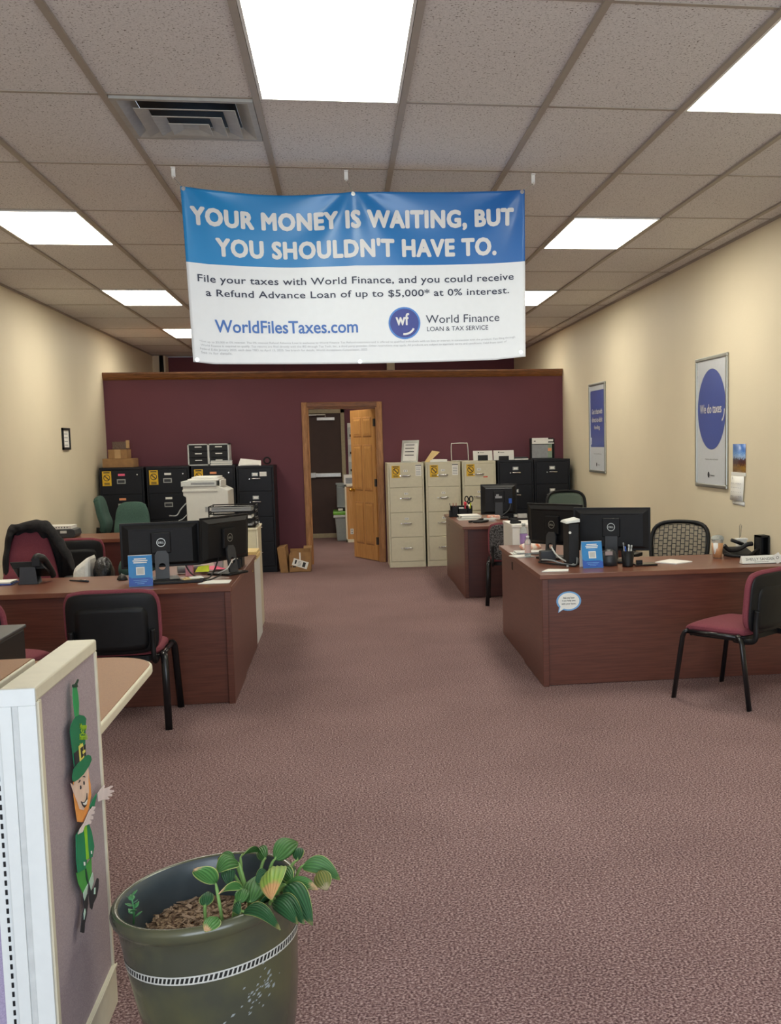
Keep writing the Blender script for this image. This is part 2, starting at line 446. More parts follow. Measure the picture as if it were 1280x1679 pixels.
m = WM(); m.box(DX0, DX1, YP - .02, YP, DZ, DZ + .07); m.box(DX0, DX1, YP - .026, YP - .02, DZ + .012, DZ + .058); m.box(DX0 + .018, DX1 - .018, YP - .005, YP + .135, DZ - .018, DZ)
m.box(DX0, DX1, YP + .13, YP + .15, DZ, DZ + .07)
struct(m.build('trim_6', OAKH, bev=.004))
# back room wall
YB = 18.0
m = WM(); m.box(XL, -.62, YB, YB + .12, 0, CZ); m.box(.06, XR, YB, YB + .12, 0, CZ); m.box(-.62, .06, YB, YB + .12, 2.17, CZ)
struct(m.build('wall_rear', BURG))
m = WM(); m.box(-1.95, -1.94, YB - .006, YB, 2.2, CZ); m.box(-.9, -.89, YB - .006, YB, 2.2, CZ)
struct(m.build('trim_7', DARKW))
m = WM(); m.box(.80, .93, YB - .12, YB, 2.2, CZ); m.box(XL, -2.76, YB - .3, YB, 0, CZ)
struct(m.build('wall_pillar', WALL))
m = WM(); m.tube([(-2.83, YB - .32, CZ), (-2.835, YB - .32, 2.6), (-2.82, YB - .32, 2.2)], .02); m.tube([(-2.80, YB - .32, CZ), (-2.79, YB - .32, 2.2)], .012)
struct(m.build('trim_8', BLK))
m = WM(); m.box(-.62, -.555, YB - .03, YB + .1, 0, 2.17); m.box(0, .065, YB - .03, YB + .1, 0, 2.17); m.box(-.62, .065, YB - .03, YB + .1, 2.10, 2.17); m.box(-.62, .065, YB - .03, YB + .1, 0, .075)
struct(m.build('trim_9', BEIGF, bev=.004))
# exit door with closer and panic bar
d2 = struct(WM().box(-.555, 0, YB, YB + .05, .075, 2.10).build('door_2', DOORB))
m = WM(); m.box(-.53, -.02, YB - .06, YB - .005, 1.03, 1.10); m.box(-.53, -.44, YB - .07, YB - .005, 1.02, 1.11)
m.build('panic_bar', STEELW, d2, bev=.008)
m = WM(); m.box(-.39, -.10, YB - .07, YB - .005, 1.985, 2.03); m.tube([(-.25, YB - .05, 2.04), (-.25, YB - .05, 2.075), (-.52, YB - .12, 2.075)], .012); m.box(-.55, -.40, YB - .05, YB - .03, 2.06, 2.085)
m.build('door_closer', STEELW, d2, bev=.004)
# open six-panel oak door, hinged on the right jamb and swung into the back room
DL, DH = .75, 2.03
ang = math.atan2(14.775 - 14.09, .148 - .455)
door = struct(thing('door_1', 'x', 'x', (.455, 14.09, .008), ang)); del door['label']; del door['category']
m = M(); m.box(0, DL, -.0175, .0175, 0, DH)
m.build('door_leaf', OAKD, door, bev=.003)
panes = [(.09, .35, 1.66, 1.93), (.40, .66, 1.66, 1.93), (.09, .35, .93, 1.56), (.40, .66, .93, 1.56), (.09, .35, .20, .78), (.40, .66, .20, .78)]
for (a, c, z0, z1) in panes:
    m = M()
    for s in (-1, 1):
        y0 = s * .0175
        # moulded frame and raised field
        m.hexa([(a, y0, z0), (c, y0, z0), (c, y0, z1), (a, y0, z1)], [(a + .012, y0 + s * .006, z0 + .012), (c - .012, y0 + s * .006, z0 + .012), (c - .012, y0 + s * .006, z1 - .012), (a + .012, y0 + s * .006, z1 - .012)], 1)
        m.hexa([(a + .022, y0 + s * .0062, z0 + .022), (c - .022, y0 + s * .0062, z0 + .022), (c - .022, y0 + s * .0062, z1 - .022), (a + .022, y0 + s * .0062, z1 - .022)],
               [(a + .05, y0 + s * .011, z0 + .05), (c - .05, y0 + s * .011, z0 + .05), (c - .05, y0 + s * .011, z1 - .05), (a + .05, y0 + s * .011, z1 - .05)], 0)
    m.build('door_panel', [OAKD, OAK], door)
m = M()
for s in (-1, 1):
    m.cyl((DL - .06, s * .0175, .94), (DL - .06, s * .028, .94), .03, n=20); m.cyl((DL - .06, s * .028, .94), (DL - .06, s * .05, .94), .011, n=12)
    m.xf(Matrix.Identity(4))
    m.lathe([(0, -.026), (.018, -.022), (.027, -.005), (.024, .014), (0, .024)], (DL - .06, s * .068, .94), 18)
m.build('door_knob', BRASS, door)
for z in (.22, 1.0, 1.8):
    M().box(-.012, .03, -.024, .024, z, z + .1).build('hinge', DGRY, door)

# ------------------------------------------------------------------ ceiling lights, air diffuser
def ceiling_light(i, j, label, lens):
    x0, x1, y0, y1 = col(i) + .016, col(i + 1) - .016, row(j) + .013, row(j + 1) - .013
    t = thing('ceiling_light', label, 'ceiling light', ((x0 + x1) / 2, (y0 + y1) / 2, CZ), 0, 'recessed fluorescent ceiling lights')
    m = WM()
    for b in ((x0, x0 + .012, y0, y1), (x1 - .012, x1, y0, y1), (x0 + .012, x1 - .012, y0, y0 + .012), (x0 + .012, x1 - .012, y1 - .012, y1)): m.box(*b, CZ + .001, CZ + .012)
    m.build('frame', WHT, t)
    WM().box(x0 + .012, x1 - .012, y0 + .012, y1 - .012, CZ + .005, CZ + .0118).build('diffuser', lens, t)
ceiling_light(1, 0, 'fluorescent ceiling light nearest the camera, in front of the blue banner', LENSC)
ceiling_light(4, 0, 'fluorescent ceiling light at the upper right, cut off by the picture edge', LENSC)
ceiling_light(-2, 3, 'largest fluorescent ceiling light on the left side, nearer than the others there', LENS)
ceiling_light(4, 3, 'fluorescent ceiling light whole in view to the right of the banner', LENS)
ceiling_light(-2, 6, 'small fluorescent ceiling light left of the banner, second from the camera on that side', LENS)
ceiling_light(4, 6, 'fluorescent ceiling light partly hidden by the right edge of the banner', LENS)
ceiling_light(-2, 9, 'farthest fluorescent ceiling light, a sliver beside the lower left of the banner', LENS)

ceiling_light(4, 9, 'added fluorescent ceiling light over the right side of the burgundy partition, unseen behind the banner', LENS)  # this and the next: unseen lights added to brighten the back room
ceiling_light(1, 9, 'added fluorescent ceiling light over the doorway of the burgundy partition, unseen behind the banner', LENS)

t = thing('ceiling_vent', 'square grey air diffuser with stepped louvre rings in the ceiling', 'vent', (-.625, 4.99 + .07, CZ))
vx0, vx1, vy0, vy1 = col(0) + .016, col(1) - .016, row(1) + .013, row(1) + .60
vcx, vcy, vh = (vx0 + vx1) / 2, (vy0 + vy1) / 2, (vx1 - vx0) / 2
def sqring(m, a0, z0, a1, z1, mi=0):
    p = [(-1, -1), (1, -1), (1, 1), (-1, 1)]
    for k in range(4):
        c, d = p[k], p[(k + 1) % 4]
        m.poly([(vcx + c[0] * a0, vcy + c[1] * a0, z0), (vcx + d[0] * a0, vcy + d[1] * a0, z0), (vcx + d[0] * a1, vcy + d[1] * a1, z1), (vcx + c[0] * a1, vcy + c[1] * a1, z1)], mi)
VENT = pm('diffuser_grey', '#A3A19A', 0.45)
m = WM(); sqring(m, vh, CZ - .003, vh - .025, CZ - .003); sqring(m, vh, CZ - .003, vh, CZ + .012); sqring(m, vh - .025, CZ - .003, vh - .085, CZ + .034)
m.build('flange', VENT, t)
m = WM(); m.box(vcx - vh * .71, vcx + vh * .71, vcy - vh * .71, vcy + vh * .71, CZ + .0345, CZ + .038); m.build('duct_dark_plate', BLK, t)  # black plate put in for the unlit inside of the duct
for k, a in enumerate((.215, .150, .088)):
    z0 = CZ - .014 - .012 * k
    m = WM(); sqring(m, a, z0, a - .055, z0 + .0125); sqring(m, a, z0, a - .002, z0 - .003); sqring(m, a - .002, z0 - .003, a - .057, z0 + .010)
    if k == 2: m.poly([(vcx + c[0] * .034, vcy + c[1] * .034, z0 + .009) for c in ((-1, -1), (1, -1), (1, 1), (-1, 1))])
    m.build('louvre_ring', VENT, t, fix=False)
struct(WM().box(col(0) + .014, col(1) - .014, vy1 + .002, vy1 + .018, CZ + .002, CZ + .0125).build('trim_10', TBAR))

# ------------------------------------------------------------------ the hanging banner
YBN = 5.87
def ban(u, v):
    """u 0..1 left to right, v 0..1 top to bottom"""
    xl = -.795 + .025 * v; xr = 1.048 - .008 * v
    zt_l, zt_m, zt_r = 2.950, 2.932, 2.959
    a = .49
    if u < a:
        q = u / a; zt = zt_l + (zt_m - zt_l) * q - .030 * math.sin(PI * q ** 1.15)
    else:
        q = (u - a) / (1 - a); zt = zt_m + (zt_r - zt_m) * q - .008 * math.sin(PI * q)
    zb = 2.022 + .016 * u - .012 * math.sin(PI * u) + .012 * max(0, u - .9) * 10 + .012 * max(0, .06 - u) * 16
    z = zt + (zb - zt) * v
    # folds fan out from the grommets and fade down the sheet
    y = 0
    for g, k in ((0.0, 1), (.49, 1), (1.0, 1)):
        du = u - g; ang_ = math.atan2(du * 2, v + .05)
        rr = math.hypot(du * 2, v)
        y += .011 * math.sin(ang_ * 7 + g * 3) * math.exp(-rr * 2.0) * min(1, rr * 6)
    y += .008 * math.sin(u * 9 + v * 2) * (1 - v) + .006 * math.sin(u * 4.2 + 1 + v * 3)
    return Vector((xl + (xr - xl) * u, YBN + y, z))
t = thing('hanging_banner', 'blue and white vinyl advertising banner hanging from the ceiling grid', 'banner', (.13, YBN, 2.02))
VBLUE = pm('banner_blue', '#1E78B8', 0.3, var=0.04, scale=3, coat=0.15)
nt = VBLUE.node_tree
_tc = nt.nodes.new('ShaderNodeTexCoord'); _sp = nt.nodes.new('ShaderNodeSeparateXYZ'); _rp = nt.nodes.new('ShaderNodeValToRGB')
nt.links.new(_tc.outputs['UV'], _sp.inputs[0]); nt.links.new(_sp.outputs['X'], _rp.inputs['Fac'])
_rp.color_ramp.elements[0].color = lin('#2187C6'); _rp.color_ramp.elements[0].position = .1
_rp.color_ramp.elements[1].color = lin('#2467B0'); _rp.color_ramp.elements[1].position = .95
nt.links.new(_rp.outputs['Color'], nt.nodes['Principled BSDF'].inputs['Base Color'])
VWHITE = pm('banner_white', '#E6E8EB', 0.4, var=0.01)
BV = .424
def vmap(j, n1=34, n2=46):  # rows split exactly at the colour change
    return BV * j / n1 if j <= n1 else BV + (1 - BV) * (j - n1) / (n2)
m = WM(); NR = 80
m.sheet(lambda u, v: ban(u, vmap(v * NR)), 110, NR, .0012, mfn=lambda u, v: 0 if v * NR < 34 else 1)
m.build('vinyl_sheet', [VBLUE, VWHITE], t, fix=False)
BW, BH = 1.83, .925
def onban(u0, v0, eps=.0035):
    def fn(a, c):
        u = u0 + a / BW; v = v0 - c / BH
        p = ban(u, v); return Vector((p.x, p.y - eps, p.z))
    return fn
LETW = pm('banner_letter_white', '#DEDCDA', 0.4, var=0.01)
LETK = pm('banner_letter_ink', '#2C2F45', 0.5, var=0.02)
LETB = pm('banner_letter_blue', '#4470B8', 0.5, var=0.02)
LETG = pm('banner_letter_grey', '#B4B6BA', 0.6, var=0.02)
def line(body, u, v, w, h, mat, bold=0, name='lettering', sp=1.0):
    m = WM(); m.text(body, (0, 0, 0), X_, Z_, w * BW, h * BH, 0, bold, onban(u, v), sp); m.build(name, mat, t, fix=False)
line('YOUR MONEY IS WAITING, BUT', .494, .163, .945, .122, LETW, .055, sp=1.10)
line("YOU SHOULDN'T HAVE TO.", .50, .322, .825, .112, LETW, .055, sp=1.10)
line('File your taxes with World Finance, and you could receive', .497, .515, .935, .055, LETK, .012, sp=1.04)
line('a Refund Advance Loan of up to $5,000* at 0% interest.', .50, .593, .90, .055, LETK, .012, sp=1.04)
line('WorldFilesTaxes.com', .279, .780, .418, .075, LETB, .02)
line('World Finance', .806, .745, .226, .048, LETK, .0)
line('LOAN & TAX SERVICE', .790, .803, .188, .027, LETK, -.004)
fine = ['*Get up to $5,000 at 0% interest. The 0% interest Refund Advance Loan is exclusive to World Finance Tax Refund customers and is offered to qualified individuals with no fees or interest in connection with the product. Tax filing through',
        'World Finance is required to qualify. Tax returns are filed directly with the IRS through Tax Tech, Inc., a third party provider. Other restrictions may apply. All products are subject to approval, terms and conditions. Valid from open of']
for k, s_ in enumerate(fine): line(s_, .495 - .012 * k, .875 + .022 * k, .945 - .03 * k, .016, LETG)
line('Federal E-file January 2025, each date TBD, to April 15, 2025. See branch for details. World Acceptance Corporation, 2025', .268, .919, .49, .016, LETG)
line('See in for details.', .07, .938, .09, .014, LETG)
# round badge
m = WM(); fnb = onban(.628, .765, .0032)
n = 40; R0, R1 = .079, .088
c0 = [m.b.verts.new(fnb(R0 * math.cos(2 * PI * k / n), R0 * math.sin(2 * PI * k / n))) for k in range(n)]
c1 = [m.b.verts.new(fnb(R1 * math.cos(2 * PI * k / n), R1 * math.sin(2 * PI * k / n))) for k in range(n)]
m.face(c0, 0)
for k in range(n): m.face([c0[k], c1[k], c1[(k + 1) % n], c0[(k + 1) % n]], 1)
m.text('wf', (0, 0, 0), X_, Z_, .075, .068, 2, .03, lambda a, c: onban(.622, .742, .0042)(a, c))
fns = onban(.628, .765, .0042)
arc = [(-PI / 2 - .15 + k * (1.25) / 12) for k in range(13)]
ao = [m.b.verts.new(fns(.062 * math.cos(a), .062 * math.sin(a) - .004)) for a in arc]
ai = [m.b.verts.new(fns(.051 * math.cos(a), .051 * math.sin(a) - .004)) for a in arc]
for k in range(12): m.face([ao[k], ao[k + 1], ai[k + 1], ai[k]], 2)
m.build('round_badge', [pm('badge_navy', '#232F86', .35), pm('badge_ring', '#3C78C4', .35), LETW], t, fix=False)
for u, v in ((.008, .012), (.49, .012), (.992, .012), (.012, .985), (.49, .988), (.985, .97)):
    p = ban(u, v); m = WM()
    m.ring(p - Y_ * .004, X_, Z_, .005, .011, 18); m.tube([p - Y_ * .003, p + Y_ * .003], .011, 14)
    m.build('grommet', CHROME, t)
for k, (hx, gu, nm) in enumerate(((-.829, .008, 'white ceiling hook above the upper left corner of the banner'), (.074, .49, 'white ceiling hook above the middle of the banner top'), (1.101, .992, 'white ceiling hook above the upper right corner of the banner'))):
    h = thing('ceiling_hook', nm, 'hook', (hx, 5.89, CZ), 0, 'white clips holding the banner')
    m = WM(); m.box(hx - .011, hx + .011, 5.875, 5.905, CZ - .006, CZ); m.box(hx - .010, hx + .010, 5.888, 5.893, CZ - .05, CZ - .004)
    m.tube(smooth_path([(hx, 5.89, CZ - .045), (hx, 5.878, CZ - .06), (hx, 5.866, CZ - .05)]), .004)
    m.build('clip', WHT, h)
    p = ban(gu, .012)
    WM().tube([(hx, 5.872, CZ - .057), (p.x, p.y, p.z + .008)], .0015, 6).build('wire', ALU, h)

# ------------------------------------------------------------------ pictures and calendar on the side walls
def wposter(name, label, y0, y1, z0, z1):
    t = thing(name, label, 'poster', (XR, (y0 + y1) / 2, z0))
    f = .028; m = WM()
    for b in ((y0, y1, z0, z0 + f), (y0, y1, z1 - f, z1), (y0, y0 + f, z0 + f, z1 - f), (y1 - f, y1, z0 + f, z1 - f)): m.box(XR - .022, XR - .001, *b)
    m.build('frame', ALU, t, bev=.006)
    WM().box(XR - .010, XR - .002, y0 + f, y1 - f, z0 + f, z1 - f).build('sheet', pm('poster_paper', '#C9CED4', .3, var=.02), t)
    return t
NY = Vector((0, -1, 0))       # reading direction on the right-hand wall
xp = XR - .0115
t = wposter('framed_poster', 'framed poster with a tall blue oval reading We do taxes', 7.835, 8.566, 1.172, 2.231)
cy_, cz_ = 8.195, 1.805
m = WM(); m.disc((xp, cy_, cz_), NY, Z_, .325, 48); m.text('We do taxes', (xp - .001, cy_ + .02, cz_ + .005), NY, Z_, .50, .075, 1, .014)
arc = [(-1.3 + k * .12) for k in range(12)]
for k in range(11):
    q = [(.07 * math.cos(a), .085 * math.sin(a)) for a in (arc[k], arc[k + 1])]; w = [(.088 * math.cos(a), .10 * math.sin(a)) for a in (arc[k], arc[k + 1])]
    m.poly([(xp - .001, cy_ - .215 - a, cz_ - .005 + c) for a, c in (q[0], w[0], w[1], q[1])], 1)
m.build('blue_oval', [NAVY, LETW], t, fix=False)
m = WM(); m.text('financial products and services', (xp, 8.19, 1.40), NY, Z_, .30, .014, 0); m.disc((xp, 8.26, 1.275), NY, Z_, .024, 20); m.text('finance', (xp, 8.17, 1.272), NY, Z_, .10, .016)
m.build('small_print', INK, t, fix=False)
m = WM(); m.box(xp - .001, xp, 8.515, 8.53, 2.09, 2.14); m.build('white_strip', WHT, t)  # thin white strip near one upper corner of the poster
t = wposter('framed_poster', 'smaller framed poster with a blue panel nearer the burgundy wall', 11.658, 12.43, 1.19, 2.236)
m = WM(); m.prism([(-a, c) for a, c in rrect(-12.37, -11.71, 1.49, 2.15, .03)], 'x', xp, XR - .009, 0)
for k, s_ in enumerate(('Get it fast with', 'direct-to-debit', 'funding.')): m.text(s_, (xp - .001, 12.04, 1.905 - .095 * k), NY, Z_, (.50, .50, .28)[k], .06, 1, .01)
m.tube([(xp, 12.33, 1.6), (xp, 12.32, 1.53), (xp, 12.35, 1.52)], .006, 6, 1)
m.build('blue_panel', [NAVY, LETW], t)
m = WM(); m.text('terms and conditions apply', (xp, 12.03, 1.41), NY, Z_, .36, .014); m.disc((xp, 12.08, 1.285), NY, Z_, .024, 20); m.text('finance', (xp, 11.98, 1.285), NY, Z_, .10, .016)
m.build('small_print', INK, t, fix=False)

t = thing('wall_calendar', 'hanging wall calendar with a mountain photograph above white month pages', 'calendar', (XR, 7.61, 1.08))
PIC = pm('calendar_photo', '#3F6FB0', .35)
nt = PIC.node_tree; _tc = nt.nodes.new('ShaderNodeTexCoord'); _sp = nt.nodes.new('ShaderNodeSeparateXYZ'); _n = nt.nodes.new('ShaderNodeTexNoise'); _n.inputs['Scale'].default_value = 14; _n.inputs['Detail'].default_value = 5
_a = nt.nodes.new('ShaderNodeMath'); _a.operation = 'MULTIPLY_ADD'; _a.inputs[1].default_value = .45
_rp = nt.nodes.new('ShaderNodeValToRGB'); e = _rp.color_ramp.elements
nt.links.new(_tc.outputs['UV'], _sp.inputs[0]); nt.links.new(_tc.outputs['UV'], _n.inputs['Vector'])
nt.links.new(_n.outputs['Fac'], _a.inputs[0]); nt.links.new(_sp.outputs['Y'], _a.inputs[2]); nt.links.new(_a.outputs[0], _rp.inputs['Fac'])
e[0].position = .2; e[0].color = lin('#9A6A34'); e[1].position = 1.1; e[1].color = lin('#3A6CB4')
for p_, c_ in ((.38, '#C89A4A'), (.52, '#6A3F38'), (.68, '#4A3A44'), (.76, '#9DB8DC'), (.9, '#5A8CCB')):
    k = e.new(p_); k.color = lin(c_)
nt.links.new(_rp.outputs['Color'], nt.nodes['Principled BSDF'].inputs['Base Color'])
m = WM(); m.sheet(lambda u, v: (XR - .004, 7.738 - .258 * u, 1.312 + .213 * v), 2, 2, .002); m.build('photo_page', PIC, t, fix=False)
m = WM(); m.box(XR - .012, XR - .003, 7.475, 7.75, 1.285, 1.31); m.build('binding_strip', WHT, t)
m = WM(); m.sheet(lambda u, v: (XR - .0125 - .003 * (1 - v), 7.75 - .262 * u + .02 * (1 - v), 1.095 + .188 * v), 2, 3, .002, 0)
m.text('1', (XR - .0165, 7.71, 1.265), NY, Z_, None, .022, 1, .02)
for r_ in range(4):
    for c_ in range(6): m.box(XR - .0170, XR - .0160, 7.735 - .036 * c_ - .012, 7.735 - .036 * c_, 1.225 - .033 * r_, 1.229 - .033 * r_, 1)
m.build('month_page', [PAPER, PAPG], t, fix=False)
m = WM(); m.sheet(lambda u, v: (XR - .006, 7.735 - .24 * u, 1.062 + .03 * v), 1, 1, .002); m.build('under_page', PAPER, t, fix=False)

t = thing('framed_certificate', 'small black-framed certificate on the left beige wall', 'picture frame', (XL, 12.0, 1.575))
y0, y1, z0, z1 = 11.85, 12.15, 1.575, 1.81; m = WM()
for b in ((y0, y1, z0, z0 + .025), (y0, y1, z1 - .025, z1), (y0, y0 + .025, z0, z1), (y1 - .025, y1, z0, z1)): m.box(XL + .001, XL + .02, *b)
m.build('frame', BLK, t)
m = WM(); m.box(XL + .001, XL + .008, y0 + .02, y1 - .02, z0 + .02, z1 - .02, 0)
for k in range(4): m.box(XL + .0081, XL + .009, 11.93, 12.07, 1.62 + .04 * k, 1.63 + .04 * k, 1)
m.build('certificate', [PAPER, PAPG], t)
tag(WM().tube(smooth_path([(XL + .004, 8.9, 1.42), (XL + .006, 8.95, 1.2), (XL + .004, 9.0, .9), (XL + .02, 9.1, .75)]), .0022, 6).build('hanging_cable', DGRY), 'thin dark cord hanging down the left wall above the red chair', 'cable')

# ------------------------------------------------------------------ desks
def lock(m, p, axis, r=.008):
    m.tube([p, Vector(p) + axis * .004], r, 12)
DESKG = 'mahogany office desks'
TOPZ = .73
# left front desk, L-shaped
t = thing('office_desk', 'mahogany L-shaped desk at left with a black chair-back in front of it', 'desk', (-1.8, 6.5, 0), 0, DESKG)
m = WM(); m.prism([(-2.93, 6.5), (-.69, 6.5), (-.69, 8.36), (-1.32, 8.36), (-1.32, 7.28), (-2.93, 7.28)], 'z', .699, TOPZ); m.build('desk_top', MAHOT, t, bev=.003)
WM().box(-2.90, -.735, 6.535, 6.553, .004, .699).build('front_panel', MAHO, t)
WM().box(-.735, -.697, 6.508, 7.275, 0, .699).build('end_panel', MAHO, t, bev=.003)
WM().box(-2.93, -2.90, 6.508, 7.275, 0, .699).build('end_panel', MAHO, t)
WM().box(-.725, -.705, 7.275, 8.35, 0.004, .699).build('return_panel', MAHO, t)
WM().box(-1.29, -.725, 8.30, 8.33, 0, .699).build('end_panel', MAHO, t)
m = WM(); lock(m, (-.705, 8.16, .625), X_, .010); m.build('lock', BRASS, t)
# right front desk
t = thing('office_desk', 'mahogany L-shaped desk at right with a round speech-bubble sticker on its front', 'desk', (1.22, 6.5, 0), -.014, DESKG)
m = WM(); m.prism([(1.22, 6.5), (2.95, 6.5), (2.95, 7.31), (1.84, 7.31), (1.84, 8.45), (1.22, 8.45)], 'z', .699, TOPZ); m.build('desk_top', MAHOT, t, bev=.003)
WM().box(1.275, 2.92, 6.535, 6.553, .004, .699).build('front_panel', MAHO, t)
WM().box(1.235, 1.275, 6.508, 7.29, 0, .699).build('end_panel', MAHO, t, bev=.003)
WM().box(2.92, 2.95, 6.508, 7.29, 0, .699).build('end_panel', MAHO, t)
WM().box(1.243, 1.265, 7.29, 8.44, .004, .699).build('return_panel', MAHO, t)
WM().box(1.265, 1.82, 8.40, 8.43, 0, .699).build('end_panel', MAHO, t)
WM().box(1.2405, 1.243, 7.83, 7.88, .60, .66).build('lock_plate', BLK, t)
m = WM()     # round speech bubble stuck on the front panel
bx, bz, by = 1.412, .549, 6.5345
def bub(r, tl): 
    p = [(bx + r * 1.08 * math.cos(a), bz + r * .84 * math.sin(a)) for a in [math.radians(-118 + k * 336 / 30) for k in range(31)]]
    return p + [(bx - .070 * tl, bz - .074 * tl)]
m.prism(bub(.075, 1.0), 'y', by - .0012, by, 1); m.prism(bub(.064, .93), 'y', by - .0018, by - .0011, 0)
for k, s_ in enumerate(('Ask me how', 'I can help you', 'with your taxes.')): m.text(s_, (bx, by - .0024, bz + .022 - .020 * k), X_, Z_, (.075, .086, .096)[k], .013, 2, .005)
m.build('speech_bubble_sticker', [PAPER, SKYB, INK], t, fix=False)
# second desk on the right
t = thing('office_desk', 'mahogany desk farther back on the right in front of the filing cabinets', 'desk', (2.0, 10.5, 0), 0, DESKG)
m = WM(); m.prism([(1.18, 10.45), (2.95, 10.45), (2.95, 11.25), (1.8, 11.25), (1.8, 12.40), (1.18, 12.40)], 'z', .699, TOPZ); m.build('desk_top', MAHOT, t, bev=.003)
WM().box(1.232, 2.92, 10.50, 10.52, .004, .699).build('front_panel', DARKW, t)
WM().box(1.195, 1.232, 10.46, 11.24, 0, .699).build('end_panel', MAHO, t, bev=.003)
WM().box(2.92, 2.95, 10.46, 11.24, 0, .699).build('end_panel', MAHO, t)
WM().box(1.202, 1.222, 11.24, 12.39, .004, .699).build('return_panel', MAHO, t)
WM().box(1.222, 1.78, 12.35, 12.38, 0, .699).build('end_panel', MAHO, t)
m = WM(); lock(m, (1.202, 12.05, .63), -X_, .009); m.build('lock', CHROME, t)
# second desk on the left
t = thing('office_desk', 'mahogany desk against the left wall behind the red chairs', 'desk', (-2.3, 10.3, 0), 0, DESKG)
WM().box(-2.93, -1.5, 10.3, 11.02, .695, TOPZ).build('desk_top', MAHOT, t, bev=.003)
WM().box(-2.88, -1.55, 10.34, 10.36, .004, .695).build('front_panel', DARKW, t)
WM().box(-2.92, -2.88, 10.32, 11.0, 0, .695).build('end_panel', MAHO, t); WM().box(-1.55, -1.51, 10.32, 11.0, 0, .695).build('end_panel', MAHO, t)

# ------------------------------------------------------------------ stackable guest chairs
def sq(a, b, n=5.0):
    k = max(abs(a), abs(b)); r = (abs(a) ** n + abs(b) ** n) ** (1 / n)
    return (a * k / r, b * k / r, k) if r > 1e-9 else (a, b, 0)
def back_pt(x, z, off):
    """point on the curved, leaning backrest; off = distance towards the sitter"""
    return (x, -.235 - .09 * (z - .48) + .55 * x * x + off, z)
def guest_chair(label, loc, rz, shell=None):
    t = thing('guest_chair', label, 'chair', loc, rz, 'stackable guest chairs')
    zc, hw, hh = .63, .262, .185
    def front(u, v):
        a, b, k = sq(2 * u - 1, 2 * v - 1); return back_pt(a * hw, zc + b * hh, .012 + .022 * (1 - k ** 6))
    M().sheet(lambda u, v: front(1 - u, v), 16, 12, .036).build('backrest', REDF, t, sub=1)
    def sh(u, v):
        a, b, k = sq(2 * u - 1, 2 * v - 1, 6); return back_pt(a * hw * .945, zc - .016 + b * hh * .955, -.030 - .008 * (1 - k ** 8))
    M().sheet(sh, 16, 12, .010).build('back_shell', shell or BLK, t, sub=1)
    def pn(u, v):
        a, b, k = sq(2 * u - 1, 2 * v - 1, 8); return back_pt(a * hw * .74, zc - .045 + b * hh * .68, -.0385)
    M().sheet(pn, 12, 8, .002).build('shell_panel', shell or BLK, t)
    def seat(u, v):
        a, b, k = sq(2 * u - 1, 2 * v - 1, 4.5); y = b * .238 + .018
        return (a * .25, y, .455 + .022 * (1 - k ** 5) - .030 * max(0, b - .55) * 2)
    M().sheet(seat, 14, 14, .042).build('seat', REDF, t, sub=1)
    m = M(); m.prism([(p[0], p[1]) for p in rrect(-.21, .21, -.19, .19, .05)], 'z', .385, .416); m.build('seat_pan', BLK, t)
    for s in (-1, 1):
        M().tube([(s * .275, .262, .0), (s * .262, .205, .385), (s * .258, .193, .412), (s * .25, .17, .425)], .0135, 10, flat=1.5).build('leg', TUBE, t)
        M().tube([(s * .275, -.258, .0), (s * .262, -.200, .385), (s * .258, -.186, .412), (s * .25, -.165, .425)], .0135, 10, flat=1.5).build('leg', TUBE, t)
        M().tube([(s * .255, .185, .418), (s * .255, -.18, .418)], .013, 10).build('side_rail', TUBE, t)
        m = M(); m.tube(smooth_path([(s * .215, -.12, .395), (s * .215, -.22, .392), (s * .215, -.262, .42), (s * .215, -.262, .50), (s * .215, -.272, .58)]), .014, 8, flat=1.3)
        m.build('back_bracket', BLK, t)
    M().tube([(-.255, .15, .405), (.255, .15, .405)], .011).build('cross_bar', TUBE, t)
    M().tube([(-.255, -.15, .405), (.255, -.15, .405)], .011).build('cross_bar', TUBE, t)
    return t
gc = guest_chair('burgundy guest chair with black back shell pushed up to the left front desk', (-1.29, 6.225, 0), 0.02)
dup(gc, (-1.93, 6.0, 0), -.32, 'burgundy guest chair cut off by the left edge, behind the black printer')
dup(gc, (-2.37, 9.80, 0), .10, 'burgundy guest chair facing the desk by the left wall, beside the jacket')
dup(gc, (2.338, 6.03, 0), .665, 'burgundy guest chair turned sideways at the right front desk')
ge = guest_chair('guest chair with speckled black cover at the second right-hand desk', (1.655, 10.12, 0), -.16, SPEC)

# ------------------------------------------------------------------ swivel chairs
def star_base(t, z_seat):
    for k in range(5):
        a = k * 2 * PI / 5 + .3; d = Vector((math.cos(a), math.sin(a), 0))
        m = M(); m.tube([d * .03 + Z_ * .11, d * .18 + Z_ * .095, d * .30 + Z_ * .075], [.026, .022, .016], 8); o = m.build('base_arm', BLK, t)
        m = M(); c = d * .30; p = Vector((-d.y, d.x, 0))
        for s in (-1, 1): m.tube([c + p * (s * .008) + Z_ * .028, c + p * (s * .028) + Z_ * .028], .028, 14)
        m.tube([c + Z_ * .028, c + Z_ * .075], .008); m.build('caster', BLK, o)
    M().tube([(0, 0, .08), (0, 0, z_seat - .08)], [.028, .02], 14).build('gas_column', BLK, t)
    M().box(-.10, .10, -.12, .10, z_seat - .085, z_seat - .055).build('seat_mechanism', BLK, t, bev=.008)
def swivel_seat(t, mat, z=.47, w=.25, d=.24):
    def seat(u, v):
        a, b, k = sq(2 * u - 1, 2 * v - 1, 4); return (a * w, b * d, z + .025 * (1 - k ** 5) - .03 * max(0, b - .5) * 2)
    M().sheet(seat, 14, 14, .06).build('seat', mat, t, sub=1)
